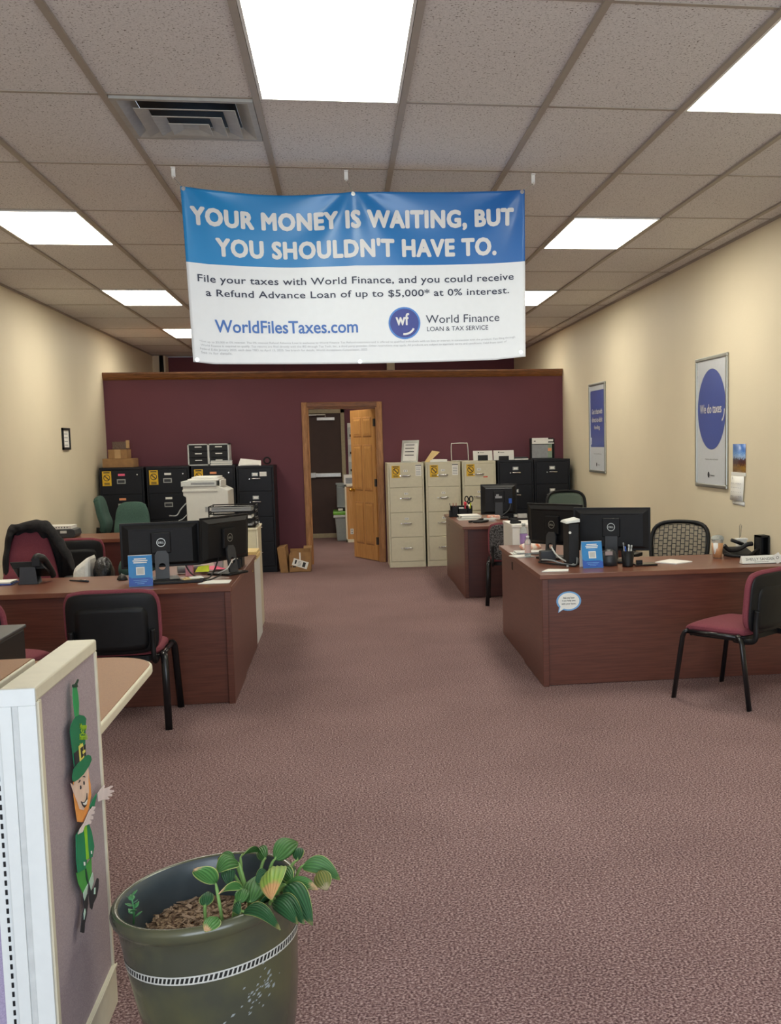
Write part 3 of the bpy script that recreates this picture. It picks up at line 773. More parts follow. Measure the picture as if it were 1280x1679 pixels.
def arms(t, w=.29, z=.47, h=.20):
    for s in (-1, 1):
        m = M(); m.tube(smooth_path([(s * .18, -.02, z - .06), (s * w, -.02, z - .05), (s * (w + .015), -.01, z + .05), (s * w, 0, z + h - .02)]), .016, 8)
        m.build('arm_post', BLK, t)
        m = M(); m.prism(rrect(s * w - .04, s * w + .04, -.11, .13, .035), 'z', z + h - .02, z + h + .01); m.build('armrest', BLK, t, bev=.006)
def mesh_chair(label, loc, rz, mesh, brick, zc=.77, lean=.12):
    t = thing('mesh_office_chair', label, 'office chair', loc, rz, 'mesh back office chairs')
    star_base(t, .47); swivel_seat(t, BLK); arms(t)
    def bp(a, b):      # a,b in -1..1 on the backrest
        w = .245 - .02 * b * b - .012 * (1 - b) ; x = a * w; z = zc + .20 * b + .015 * (1 - a * a) * max(b, 0)
        return Vector((x, -.25 - lean * (z - .6) + .55 * x * x, z))
    def fr(a, b): 
        q = sq(a, b, 5); return bp(q[0], q[1])
    m = M(); n = 56; ring = []
    for k in range(n):
        a = 2 * PI * k / n; c, s_ = math.cos(a), math.sin(a); q = max(abs(c), abs(s_)); ring.append(fr(c / q, s_ / q))
    m.tube(ring + [ring[0]], .021, 8, cap=False, flat=.8); m.build('back_frame', BLK, t)
    m = M()
    m.sheet(lambda u, v: (lambda q: bp(q[0] * .93, q[1] * .92))(sq(2 * u - 1, 2 * v - 1, 5)), 14, 12, .003)
    bk = m.build('back_mesh', mesh, t)
    if brick:      # the woven brick pattern of the mesh, raised dark lines
        m = M(); rows = 9
        for r_ in range(rows + 1):
            b = -.9 + 1.8 * r_ / rows
            for c_ in range(12):
                a0 = -.92 + 1.84 * c_ / 12; a1 = a0 + 1.84 / 12
                off = .09 if c_ % 2 else 0
                if abs(b + off) < .93: m.tube([bp(a0, b + off) + Y_ * -.003, bp(a1, b + off) + Y_ * -.003], .0032, 4); m.tube([bp(a0, b + off) + Y_ * .003, bp(a1, b + off) + Y_ * .003], .0032, 4)
        for c_ in range(13):
            a0 = -.92 + 1.84 * c_ / 12
            m.tube([bp(a0, -.9) + Y_ * .003, bp(a0, 0) + Y_ * .003, bp(a0, .9) + Y_ * .003], .0032, 4)
            m.tube([bp(a0, -.9) - Y_ * .003, bp(a0, 0) - Y_ * .003, bp(a0, .9) - Y_ * .003], .0032, 4)
        m.build('mesh_weave', DGRY, bk)
    M().tube(smooth_path([(0, -.05, .40), (0, -.24, .40), (0, -.30, .47), (0, -.262, .60)]), .026, 8, flat=1.6).build('back_support', BLK, t)
    return t
mesh_chair('black-framed mesh office chair with taupe brick-pattern back behind the right front desk', (2.50, 7.83, 0), PI - .62, MESHT, True, .695, .22)
mesh_chair('green-grey mesh office chair by the right wall behind the second desk', (2.60, 11.74, 0), PI + .1, MESHG, False)
def padded_chair(name, label, loc, rz, mat, zb, zt, wb, wt, group=None, lumbar=True):
    t = thing(name, label, 'office chair', loc, rz, group)
    star_base(t, .47); swivel_seat(t, mat)
    def bp(u, v, off=0):
        a, b, k = sq(2 * u - 1, 2 * v - 1, 3.6); q = (b + 1) / 2
        w = wb + (wt - wb) * q; x = a * w; z = zb + (zt - zb) * q
        lum = .02 * math.exp(-((q - .30) / .16) ** 2) - (.014 * math.exp(-((q - .50) / .05) ** 2) if lumbar else 0)
        return (x, -.24 - .14 * (z - .5) + .5 * x * x + .03 * (1 - k ** 5) + lum + off, z)
    M().sheet(lambda u, v: bp(1 - u, v), 18, 24, .07).build('backrest', mat, t, sub=1)
    M().tube(smooth_path([(0, -.05, .40), (0, -.24, .40), (0, -.34, .47), (0, -.33, zb + .08)]), .026, 8, flat=1.6).build('back_support', BLK, t)
    arms(t)
    return t
red = padded_chair('office_chair', 'red fabric office chair with a black jacket over its back at the left desk', (-2.22, 7.68, 0), PI + .10, REDF, .50, 1.035, .235, .115)
padded_chair('office_chair', 'dark green padded office chair with rounded back in front of the black cabinets', (-2.27, 11.55, 0), PI, GRNF, .56, 1.01, .215, .17, 'green office chairs', False)
padded_chair('office_chair', 'dark green padded office chair in the left corner, back seen edge-on', (-2.43, 12.5, 0), -PI / 2, GRNF, .60, 1.055, .215, .18, 'green office chairs', False)

# black jacket draped over the red chair: lies over the top and hangs at both sides
m = WM()
cx_, cyj = -2.235, 7.96
outer = [(-2.43, .55), (-2.445, .72), (-2.43, .86), (-2.405, .98), (-2.375, 1.045), (-2.30, 1.06), (-2.20, 1.082), (-2.13, 1.078), (-2.07, 1.03), (-2.03, .96), (-1.985, .885), (-1.955, .80), (-1.94, .70)]
inner = [(-2.405, .55), (-2.385, .72), (-2.37, .86), (-2.345, .96), (-2.325, .99), (-2.28, 1.005), (-2.22, 1.012), (-2.16, 1.0), (-2.10, .965), (-2.07, .905), (-2.03, .835), (-1.985, .765), (-1.955, .70)]
oc, ic = smooth_path([(x, 0, z) for x, z in outer], 6), smooth_path([(x, 0, z) for x, z in inner], 6)
nn = len(oc) - 1
def jk(u, v):
    """v: 0 front inner edge .. .45 over the ridge .. 1 hanging behind"""
    i = min(int(u * nn + .5), nn); o_, i_ = oc[i], ic[i]
    w = .006 * math.sin(u * 43) + .005 * math.sin(u * 71 + v * 5)
    if v < .5:
        q = v / .5; p = i_ + (o_ - i_) * q; y = 7.915 + .04 * q * q + (-.022 - .02 * math.sin(q * PI)) * (1 - q * .3) + w
        return (p.x, y, p.z + .012 * math.sin(q * PI))
    q = (v - .5) / .5
    return (o_.x + (cx_ - o_.x) * .25 * q, 7.955 + .085 * q + w, o_.z - (.42 * q) * (1 if o_.z > .8 else .4) + w)
m.sheet(jk, 72, 14, .008)
tag(m.build('jacket', CLOTHB, sub=1), 'black jacket draped over the back of the red office chair', 'jacket')

# low padded stool with two bags behind the left desk
t = thing('padded_stool', 'low dark green padded stool behind the left desk holding two bags', 'stool', (-1.60, 7.72, 0))
M().box(-.28, .255, -.2, .2, .40, .60).build('cushion', GRNF, t, bev=.06)
for sx in (-1, 1):
    for sy in (-1, 1): M().tube([(sx * .21, sy * .15, 0), (sx * .21, sy * .15, .41)], .02).build('leg', BLK, t)
def lump(mm, c, rx, ry, rz_, seed, amp=.12, n=20):
    rng = random.Random(seed); ph = [rng.uniform(0, 6.28) for _ in range(6)]
    def fn(u, v):
        th, fi = u * 2 * PI, v * PI
        k = 1 + amp * (math.sin(3 * th + ph[0] + 2 * fi) * .5 + math.sin(5 * th + ph[1] - 3 * fi) * .35 + math.sin(9 * th + ph[2] + 4 * fi) * .15) * math.sin(fi)
        return (c[0] + rx * k * math.sin(fi) * math.cos(th), c[1] + ry * k * math.sin(fi) * math.sin(th), c[2] + rz_ * max(-.98, math.cos(fi)) * (k if math.cos(fi) > 0 else 1))
    return mm.sheet(fn, n, n // 2 + 4)
m = WM()
m.hexa([(-1.88, 7.56, .602), (-1.76, 7.54, .602), (-1.76, 7.86, .602), (-1.88, 7.86, .602)], [(-1.88, 7.60, .745), (-1.76, 7.58, .84), (-1.76, 7.80, .84), (-1.88, 7.80, .75)])
tag(m.build('white_bag', BAGW, bev=.03), 'crumpled white plastic bag behind the left desk', 'bag')
m = WM(); lump(m, (-1.682, 7.66, .712), .064, .11, .11, 3, .22); tag(m.build('black_bag', BAGB), 'shiny crinkled black plastic bag beside the white bag behind the left desk', 'bag')
m = WM(); lump(m, (-1.475, 7.72, .72), .125, .12, .117, 5, .05); tag(m.build('green_cushion', GRNF), 'rounded dark green cushion behind the left monitor', 'cushion')

# ------------------------------------------------------------------ filing cabinets
YC = 13.32
def sticker(m, x0, x1, z0, z1, y):
    """yellow notice with a barred circle"""
    w, h = x1 - x0, z1 - z0; cx, cz = (x0 + x1) / 2, z0 + h * .55
    m.box(x0, x1, y - .002, y, z0, z1, 0)
    yy = y - .0026; r = w * .38
    m.ring((cx, yy, cz), X_, Z_, r * .80, r, 24, 1)
    d = r * .62; m.poly([(cx - d - .004, yy, cz + d - .004), (cx - d + .004, yy, cz + d + .004), (cx + d + .004, yy, cz - d + .004), (cx + d - .004, yy, cz - d - .004)], 1)
    m.box(x0 + w * .15, x1 - w * .15, yy, y - .0021, z1 - h * .13, z1 - h * .06, 1)
    for k in range(2): m.box(x0 + w * .2, x1 - w * .2, yy, y - .0021, z0 + h * (.06 + .09 * k), z0 + h * (.11 + .09 * k), 1)
def cabinet(label, x0, x1, h, body, zs, group, style, cards=None, yellow=False, white=False, notes=None):
    """zs: drawer boundaries from top to bottom"""
    t = thing('filing_cabinet', label, 'filing cabinet', ((x0 + x1) / 2, YC, 0), 0, group)
    m = WM(); b = .022
    m.box(x0, x1, YC + .004, YC + .66, 0.0, h)
    m.box(x0, x1, YC - .004, YC + .004, h - .028, h); m.box(x0, x1, YC - .004, YC + .004, 0, zs[-1] - .002)
    m.box(x0, x0 + b, YC - .004, YC + .004, zs[-1] - .002, h - .028); m.box(x1 - b, x1, YC - .004, YC + .004, zs[-1] - .002, h - .028)
    m.build('cabinet_body', body, t, bev=.003)
    xc = (x0 + x1) / 2 + .0
    for k in range(len(zs) - 1):
        zt, zb = zs[k] - .003, zs[k + 1] + .003
        m = WM(); m.box(x0 + b + .003, x1 - b - .003, YC - .010, YC + .003, zb, zt); d = m.build('drawer', body, t, bev=.003)
        yf = YC - .010
        cz = zt - .075; hx = xc
        if style == 'safe':        # recessed grey pull with a card above
            m = WM(); hz = zt - .135
            m.box(hx - .055, hx + .045, yf - .006, yf, hz - .028, hz + .028, 0); m.box(hx - .045, hx + .035, yf - .007, yf - .0055, hz - .018, hz + .016, 1)
            m.build('pull_handle', [ALU, DGRY], d, bev=.002)
            cx0, cx1, czz = hx - .04, hx + .04, zt - .055
            m = WM(); m.box(cx0, cx1, yf - .003, yf, czz - .013, czz + .013); m.build('label_card', (cards or {}).get(k, PAPER), d)
            if k == 0: m = WM(); m.tube([(x1 - .075, yf, cz + .02), (x1 - .075, yf - .012, cz + .02)], .008, 12); m.build('lock', CHROME, d)
        else:
            hz = zt - .135 if style == 'putty' else zt - .13
            m = WM(); m.tube(smooth_path([(hx - .04, yf, hz), (hx - .04, yf - .022, hz + .002), (hx, yf - .026, hz + .003), (hx + .055, yf - .022, hz + .002), (hx + .055, yf, hz)], 4), .009, 8)
            m.build('handle', CHROME, d)
            m = WM(); m.tube([(hx - .07, yf, hz), (hx - .07, yf - .012, hz)], .007, 10); m.build('latch_button', CHROME, d)
            m = WM(); m.box(hx - .038, hx + .035, yf - .004, yf, cz - .022, cz + .022, 0)
            if (style == 'putty' and k < 3) or style == 'black': m.box(hx - .026, hx + .024, yf - .005, yf - .0035, cz - .013, cz + .013, 1)
            if style == 'putty' and k < 3: m.box(hx - .018, hx - .004, yf - .0055, yf - .004, cz - .008, cz + .008, 2); m.box(hx + .004, hx + .016, yf - .0055, yf - .004, cz - .008, cz + .008, 2)
            m.build('label_holder', [body if style == 'putty' else ALU, PAPER, PAPG], d, bev=.0015)
        if yellow and k == 0:
            m = WM(); sx = x0 + .035 if style == 'safe' else x0 + .055
            sticker(m, sx, sx + .105, zt - (.185 if style == 'safe' else .16), zt - .008, yf - .0005); m.build('warning_sticker', [YEL, INK], d, fix=False)
        if white and k == 0:
            m = WM(); m.box(x1 - .105, x1 - .03, yf - .002, yf, zt - .14, zt + .002, 0)
            for q in range(5): m.box(x1 - .097, x1 - .04, yf - .0026, yf - .0019, zt - .125 + .02 * q, zt - .118 + .02 * q, 1)
            m.box(x1 - .105, x1 - .03, yf - .0028, yf - .0019, zt - .012, zt - .002, 2)
            m.build('notice_sheet', [PAPER, PAPG, INK], d, fix=False)
        for (kk, dx, dz, w, hh, mt) in (notes or []):
            if kk == k: WM().box(hx + dx, hx + dx + w, yf - .0025, yf, zt - dz - hh, zt - dz).build('sticky_note', mt, d)
    return t
GB = 'black filing cabinets'
GP = 'putty coloured filing cabinets'
z4 = [1.305, 1.018, .70, .385, .075]
SAFE = [1.315, 1.018, .70, .385, .07]
cabinet('black filing cabinet in the left corner with cardboard boxes on top', -2.917, -2.397, 1.345, BLKM, SAFE, GB, 'safe', {0: PINK, 1: ORG}, yellow=True)
cabinet('black filing cabinet with bare top between the boxed corner one and the copier', -2.368, -1.858, 1.345, BLKM, SAFE, GB, 'safe', {}, yellow=True)
cabinet('black filing cabinet behind the white copier with letter compartments on top', -1.834, -1.310, 1.348, BLKM, SAFE, GB, 'safe', {0: ORG}, yellow=True)
cabinet('black filing cabinet beside the small cardboard boxes on the floor', -1.296, -.843, 1.332, BLKM, z4, GB, 'black', None, notes=[(0, .055, .045, .085, .055, PAPER)])
cabinet('putty filing cabinet next to the oak door, with a framed notice on top', .562, 1.022, 1.328, PUTTY, z4, GP, 'putty', None, True, True)
cabinet('putty filing cabinet with an open folder on top', 1.045, 1.489, 1.330, PUTTY, z4, GP, 'putty', None, True, True)
cabinet('putty filing cabinet with a wire bookend on top, next to the black ones', 1.512, 1.945, 1.332, PUTTY, z4, GP, 'putty', None, True, False, notes=[(0, .055, .165, .055, .014, pm('red_tape', '#D2472E', .6))])
cabinet('black filing cabinet between the putty cabinets and the right corner cabinet', 1.969, 2.437, 1.335, BLKM, z4, GB, 'black')
cabinet('black filing cabinet in the right corner with a card holder on top', 2.446, 2.918, 1.338, BLKM, z4, GB, 'black')

# things on the cabinet tops
def carton(name, label, x0, x1, y0, y1, z0, z1, mat=CARD, group=None, tape=True, cat='box'):
    t = thing(name, label, cat, ((x0 + x1) / 2, (y0 + y1) / 2, z0), 0, group)
    WM().box(x0, x1, y0, y1, z0, z1).build('carton', mat, t, bev=.004)
    if tape:
        xc = (x0 + x1) / 2; w = .035
        m = WM(); m.box(xc - w, xc + w, y0 - .001, y1, z1, z1 + .001); m.box(xc - w, xc + w, y0 - .001, y0, z1 - (z1 - z0), z1); m.build('packing_tape', CARDD, t)
    return t
GX = 'cardboard boxes on the corner cabinet'
carton('cardboard_box', 'wide flat cardboard box at the bottom of the stack on the corner cabinet', -2.89, -2.525, 13.40, 13.72, 1.346, 1.455, group=GX, tape=False)
carton('cardboard_box', 'taped cardboard box in the middle of the stack on the corner cabinet', -2.825, -2.60, 13.43, 13.68, 1.456, 1.565, group=GX)
bx_ = carton('cardboard_box', 'small film-wrapped brown parcel topmost on the corner cabinet', -2.775, -2.605, 13.45, 13.64, 1.566, 1.66, pm('brown_parcel', '#5E4635', .3, bump=.5, bscale=60), GX, False)
WM().box(-2.61, -2.575, 13.44, 13.48, 1.58, 1.675).build('loose_tape', CARDD, bx_)
# letter compartments
t = thing('letter_compartments', 'dark two-column letter sorter with six slots on a black cabinet', 'organizer', (-1.63, 13.5, 1.349))
m = WM(); x0, x1, z0, z1 = -1.875, -1.378, 1.349, 1.615; ya, ybk = 13.38, 13.66
for b in ((x0, x0 + .016, z0, z1), (x1 - .016, x1, z0, z1), (-1.638, -1.614, z0, z1), (x0, x1, z0, z0 + .014), (x0, x1, z1 - .014, z1)): m.box(b[0], b[1], ya, ybk, b[2], b[3], 0)
m.box(x0, x1, ybk - .01, ybk, z0, z1, 1)
m.build('case', [LGRY, BLK], t)
for c_, xa in ((0, x0 + .016), (1, -1.614)):
    for k in range(3):
        zz = z0 + .018 + .082 * k; xb = xa + .222
        m = WM(); m.box(xa + .003, xb - .003, ya + .01, ya + .016, zz, zz + .076, 0); m.box(xa + .07, xb - .07, ya + .005, ya + .011, zz + .040, zz + .052, 1)
        m.build('compartment_door', [BLK, PAPER], t)
def papers(name, label, x0, x1, y0, y1, z, n=4, h=.012, mats=(PAPER,), jit=.02, cat='paper', group=None, rz=0):
    t = thing(name, label, cat, ((x0 + x1) / 2, (y0 + y1) / 2, z), rz, group); rng = random.Random(n * 7 + int(x0 * 100))
    hx, hy = (x1 - x0) / 2, (y1 - y0) / 2
    for k in range(n):
        dx, dy = rng.uniform(-jit, jit), rng.uniform(-jit, jit)
        M().box(-hx + dx, hx + dx, -hy + dy, hy + dy, h * k / n, h * (k + .9) / n).build('sheet' if cat != 'folder' else 'folder', mats[k % len(mats)], t)
    return t
papers('paper_stack', 'loose white paper stack in front of the letter sorter', -1.60, -1.345, 13.33, 13.378, 1.349, 4, .06, (PAPER, LGRY), .004, 'paper stack')
t = thing('standing_documents', 'tilted grey documents leaning on the cabinet beside the sorter', 'documents', (-1.14, 13.5, 1.333))
m = WM(); m.hexa([(-1.28, 13.42, 1.334), (-1.0, 13.42, 1.334), (-1.0, 13.44, 1.334), (-1.28, 13.44, 1.334)], [(-1.255, 13.50, 1.425), (-1.005, 13.50, 1.395), (-1.005, 13.52, 1.395), (-1.255, 13.52, 1.425)]); m.build('sheet', PAPER, t)
WM().box(-1.25, -1.02, 13.36, 13.415, 1.334, 1.343).build('sheet', PAPG, t)
t = thing('tape_roll', 'black roll of tape standing on the black cabinet near the partition', 'tape', (-.935, 13.52, 1.332))
m = WM(); pr_ = [(.030, -.02), (.048, -.02), (.048, .02), (.030, .02), (.030, -.02)]
m.lathe(pr_, (0, 0, 0), 24); m.xf(Matrix.Translation((-.93, 13.52, 1.392)) @ Matrix.Rotation(PI / 2, 4, 'X')); m.build('roll', BLK, t)
t = thing('framed_notice', 'framed notice leaning on the putty cabinet by the door', 'picture frame', (.87, 13.45, 1.329))
def tiltp(m, x0, x1, z0, z1, y0, lean, th, mi=0, sh=.03):
    m.hexa([(x0, y0, z0), (x1, y0, z0), (x1, y0 + th, z0), (x0, y0 + th, z0)], [(x0 + sh, y0 + lean, z1), (x1 + sh, y0 + lean, z1), (x1 + sh, y0 + lean + th, z1), (x0 + sh, y0 + lean + th, z1)], mi)
m = WM(); tiltp(m, .742, .955, 1.331, 1.612, 13.40, .08, .012); m.build('frame', ALU, t)
m = WM(); tiltp(m, .765, .935, 1.352, 1.590, 13.402, .072, .003)
for k in range(4): z = 1.42 + .043 * k; q = 13.402 + .072 * (z - 1.352) / .238; s_ = .03 * (z - 1.35) / .24; m.box(.785 + s_, .90 + s_, q - .0015, q - .0005, z, z + .009, 1)
m.build('notice', [PAPER, INK], t)
t = thing('open_folder', 'open manila booklet with white pages on the putty cabinet', 'folder', (1.18, 13.5, 1.331))
m = WM(); m.hexa([(1.05, 13.40, 1.332), (1.10, 13.36, 1.332), (1.12, 13.62, 1.332), (1.06, 13.64, 1.332)], [(1.15, 13.42, 1.475), (1.24, 13.38, 1.458), (1.25, 13.56, 1.458), (1.16, 13.60, 1.475)]); m.build('cover', MANI, t)
m = WM(); m.box(1.11, 1.33, 13.36, 13.6, 1.332, 1.352); m.hexa([(1.11, 13.36, 1.352), (1.32, 13.36, 1.352), (1.32, 13.58, 1.352), (1.11, 13.58, 1.352)], [(1.14, 13.37, 1.366), (1.335, 13.37, 1.360), (1.335, 13.57, 1.360), (1.14, 13.57, 1.366)]); m.build('pages', PAPER, t)
t = thing('wire_bookend', 'thin arched wire stand on the third putty cabinet', 'stand', (1.48, 13.5, 1.331))
m = WM(); m.tube(smooth_path([(1.40, 13.5, 1.335), (1.40, 13.5, 1.54), (1.43, 13.5, 1.562), (1.58, 13.5, 1.562), (1.61, 13.5, 1.54), (1.62, 13.5, 1.335)], 5), .0065); m.tube([(1.40, 13.5, 1.338), (1.40, 13.62, 1.338), (1.62, 13.62, 1.338), (1.62, 13.5, 1.338)], .005)
m.build('wire', STEELW, t)
for x0, x1, lb in ((1.675, 1.925, 'white brochures in a black holder on the putty cabinet'), (1.94, 2.205, 'white brochures in a black holder above the first right black cabinet')):
    t = thing('brochure_holder', lb, 'brochure holder', ((x0 + x1) / 2, 13.45, 1.336), 0, 'brochure holders')
    m = WM(); tiltp(m, x0, x1, 1.338, 1.462, 13.43, .03, .012, 0, .0); m.box(x0 + .06, x0 + .075, 13.446, 13.449, 1.43, 1.445, 1); m.box(x0 + .085, x0 + .14, 13.446, 13.449, 1.434, 1.439, 1); m.build('brochures', [PAPER, INK], t)
    xm = (x0 + x1) / 2
    m = WM(); m.box(xm - .07, xm + .06, 13.405, 13.412, 1.337, 1.405 if x0 < 1.9 else 1.39); m.box(xm - .07, xm + .06, 13.412, 13.48, 1.336, 1.3385); m.build('holder', BLK, t)
papers('paper_stack', 'flat stack of white cards and a dark booklet on the right black cabinets', 2.21, 2.38, 13.36, 13.55, 1.337, 2, .036, (PAPER, DGRY), .006, 'paper stack')
t = thing('card_holder', 'clear holder of grey forms with coloured tabs on the corner cabinet', 'organizer', (2.59, 13.5, 1.339))
WM().box(2.42, 2.75, 13.40, 13.56, 1.340, 1.348).build('base', DGRY, t)
m = WM(); m.box(2.43, 2.445, 13.45, 13.53, 1.348, 1.60); m.box(2.73, 2.745, 13.45, 13.53, 1.348, 1.60); m.box(2.43, 2.745, 13.53, 13.54, 1.348, 1.61); m.build('frame', BLK, t)
m = WM(); m.box(2.445, 2.655, 13.44, 13.45, 1.355, 1.53, 0); m.box(2.655, 2.71, 13.438, 13.45, 1.355, 1.53, 1); m.box(2.655, 2.70, 13.436, 13.438, 1.44, 1.48, 2); m.build('forms', [PAPG, pm('sage_tab', '#8A9E88', .6), ORG], t)
m = WM(); m.box(2.445, 2.655, 13.42, 13.44, 1.535, 1.612, 0); m.box(2.466, 2.49, 13.418, 13.42, 1.565, 1.577, 1); m.box(2.66, 2.735, 13.44, 13.46, 1.535, 1.55, 0); m.box(2.66, 2.725, 13.44, 13.46, 1.565, 1.595, 0); m.build('envelopes', [PAPER, INK], t)

# cardboard boxes on the floor beside the doorway
t = thing('cardboard_box', 'thin tall cardboard box leaning beside the black cabinet on the floor', 'box', (-.75, 13.3, 0), 0, 'cardboard boxes on the floor')
m = WM(); m.hexa([(-.80, 13.22, 0), (-.705, 13.20, 0), (-.69, 13.56, 0), (-.785, 13.58, 0)], [(-.835, 13.22, .31), (-.735, 13.20, .325), (-.72, 13.56, .325), (-.82, 13.58, .31)]); m.build('carton', CARD, t, bev=.004)
t = thing('cardboard_box', 'open-topped cardboard box with a white shipping label on the floor', 'box', (-.56, 13.4, 0), 0, 'cardboard boxes on the floor')
x0, x1, y0, y1, h = -.69, -.425, 13.22, 13.55, .265; m = WM()
m.prism([(x0, 0), (x1, 0), (x1, h - .02), (-.54, h - .02), (-.545, h), (x0 + .05, h), (x0, h - .05)], 'y', y0, y0 + .006)
m.box(x1 - .006, x1, y0 + .006, y1, 0, h); m.box(x0, x0 + .006, y0 + .006, y1, 0, h - .05); m.box(x0, x1, y1 - .006, y1, 0, h); m.box(x0, x1, y0, y1, 0, .006)
m.hexa([(-.52, y1 - .006, h), (x1, y1 - .006, h), (x1, y1, h), (-.52, y1, h)], [(-.52, y1 + .03, h + .03), (x1 + .01, y1 + .03, h + .03), (x1 + .01, y1 + .036, h + .03), (-.52, y1 + .036, h + .03)])
m.build('carton', CARD, t)
m = WM(); R = Matrix.Translation((-.555, y0 - .001, .105)) @ Matrix.Rotation(.33, 4, 'Y')
m.box(-.095, .095, -.001, .0, -.045, .045, 0); m.box(.03, .065, -.0016, -.001, -.03, .03, 1); m.box(-.07, -.05, -.0016, -.001, -.02, .03, 1)
for k in range(4): m.box(-.03, .01, -.0016, -.001, -.028 + .016 * k, -.022 + .016 * k, 2)
m.xf(R); m.build('shipping_label', [PAPER, INK, PAPG], t)
WM().box(-.565, -.548, y0 - .001, y0, .15, .245).build('white_tape', PAPER, t)
m = WM(); m.disc((-.668, y0 - .001, .07), X_, Z_, .008, 12); m.box(-.65, -.61, y0 - .0012, y0, .062, .076); m.build('printed_mark', INK, t)

# ------------------------------------------------------------------ back room, seen through the doorway
t = thing('storage_tub', 'translucent plastic tub with a lime green lid in the back room', 'storage tub', (-.03, 17.4, 0), 0)
m = WM(); x0, x1, y0, y1 = -.145, .24, 17.26, 17.75
m.hexa([(x0 + .03, y0 + .03, 0), (x1 - .03, y0 + .03, 0), (x1 - .03, y1 - .03, 0), (x0 + .03, y1 - .03, 0)], [(x0, y0, .42), (x1, y0, .42), (x1, y1, .42), (x0, y1, .42)]); m.build('tub', FROST, t, bev=.02)
WM().box(x0 - .02, x1 + .02, y0 - .02, y1 + .02, .385, .43).build('rim', LGRY, t, bev=.01)
WM().box(x0 - .025, x1 + .025, y0 - .025, y1 + .025, .431, .49).build('lid', LIMEP, t, bev=.015)
t = thing('black_pouch', 'dark pouch with a white tag lying on the lime green lid', 'pouch', (.0, 17.4, .49))
WM().box(-.085, .14, 17.28, 17.5, .491, .55).build('pouch', BLK, t, bev=.015); WM().box(-.085, -.01, 17.27, 17.28, .50, .535).build('tag', PAPER, t)
t = thing('clear_container', 'clear plastic container with a white strap stacked above the green lid', 'storage tub', (.0, 17.45, .60))
m = WM(); x0, x1, y0, y1 = -.105, .16, 17.3, 17.58
m.box(x0, x1, y0, y0 + .006, .56, .93); m.box(x0, x1, y1 - .006, y1, .56, .93); m.box(x0, x0 + .006, y0, y1, .56, .93); m.box(x1 - .006, x1, y0, y1, .56, .93); m.box(x0, x1, y0, y1, .551, .56); m.build('container', CLEAR, t)
WM().box(x0 - .008, x1 + .008, y0 - .008, y1 + .008, .925, .945).build('lid', FROST, t)
WM().tube(smooth_path([(-.08, 17.45, .88), (-.0, 17.44, .88), (.05, 17.43, .78), (.06, 17.42, .62)]), .014).build('strap', WHT, t)
t = thing('oak_counter', 'light oak counter end with a white outlet in the back room', 'counter', (.4, 17.1, 0))
WM().box(.055, .95, 17.02, 17.18, .05, .90).build('front', OAKD, t); m = WM(); m.box(.03, .055, 17.0, 17.2, 0, .93); m.box(.03, .97, 17.0, 17.2, .90, .93); m.box(.03, .97, 17.0, 17.2, 0, .05); m.build('edge_trim', CREAM, t)
m = WM(); m.box(.10, .15, 17.013, 17.02, .13, .22, 0); m.box(.118, .132, 17.011, 17.013, .145, .165, 1); m.box(.118, .132, 17.011, 17.013, .185, .205, 1); m.build('outlet', [WHT, DGRY], t)
t = thing('label_printer', 'small grey and white machine on the oak counter', 'printer', (.2, 17.1, .93))
m = WM(); m.box(.02, .36, 17.01, 17.19, .931, 1.09, 0); m.box(.05, .3, 17.005, 17.01, .95, 1.04, 1); m.build('case', [WHT, GRY], t, bev=.008)
t = thing('wall_file_rack', 'white wall rack of file pockets on the burgundy back wall', 'rack', (.35, YB, 1.1))
WM().box(.11, .55, YB - .04, YB - .002, 1.06, 1.93).build('back_plate', WHT, t)
for k in range(3): m = WM(); m.box(.115, .545, YB - .09, YB - .04, 1.08 + .29 * k, 1.28 + .29 * k, 0); m.box(.14, .2, YB - .092, YB - .09, 1.12 + .29 * k, 1.16 + .29 * k, 1); m.build('pocket', [LGRY, DGRY], t)

# ------------------------------------------------------------------ copier and side cabinets on the left
t = thing('copier', 'white office copier with grey top standing in front of the black cabinets', 'copier', (-1.5, 12.0, 0))
cb = pm('copier_white', '#D3D4CE', .45, var=.02)
m = WM(); m.prism([(-1.70, .02), (-1.25, .02), (-1.25, 1.095), (-1.36, 1.15), (-1.73, 1.15), (-1.73, 1.05), (-1.70, 1.03)], 'y', 11.85, 12.45); m.build('body', cb, t, bev=.008)
m = WM(); m.box(-1.735, -1.365, 11.84, 12.44, 1.09, 1.115, 0); m.build('front_ledge', cb, t, bev=.004)
m = WM(); m.box(-1.745, -1.37, 11.835, 12.45, 1.15, 1.205, 0); m.box(-1.64, -1.39, 11.833, 11.836, 1.168, 1.190, 1); m.build('scanner', [LGRY, GRY], t, bev=.006)
m = WM(); m.box(-1.68, -1.345, 11.87, 12.42, 1.206, 1.228); m.box(-1.64, -1.36, 11.90, 12.38, 1.228, 1.25); m.box(-1.345, -1.325, 11.9, 12.4, 1.14, 1.21); m.build('document_feeder', WHT, t, bev=.006)
m = WM()
for k in range(4):
    for q in range(4): m.box(-1.502 + .014 * q, -1.492 + .014 * q, 11.846, 11.85, .87 + .014 * k, .88 + .014 * k)
m.build('vent_slots', GRY, t)
m = WM(); m.tube(smooth_path([(-1.70, 11.86, .97), (-1.76, 11.82, .90), (-1.80, 11.78, .84), (-1.86, 11.7, .845)]), .007); m.tube(smooth_path([(-1.69, 11.86, .85), (-1.74, 11.82, .80), (-1.78, 11.78, .78)]), .006); m.build('power_cord', GRY, t)
for x in (-1.66, -1.29):
    for y in (11.9, 12.4): WM().tube([(x, y, 0), (x, y, .025)], .02).build('foot', BLK, t)
t = thing('power_adapter', 'white power adapter with dark plug standing on the small left desk', 'adapter', (-1.83, 10.62, .731))
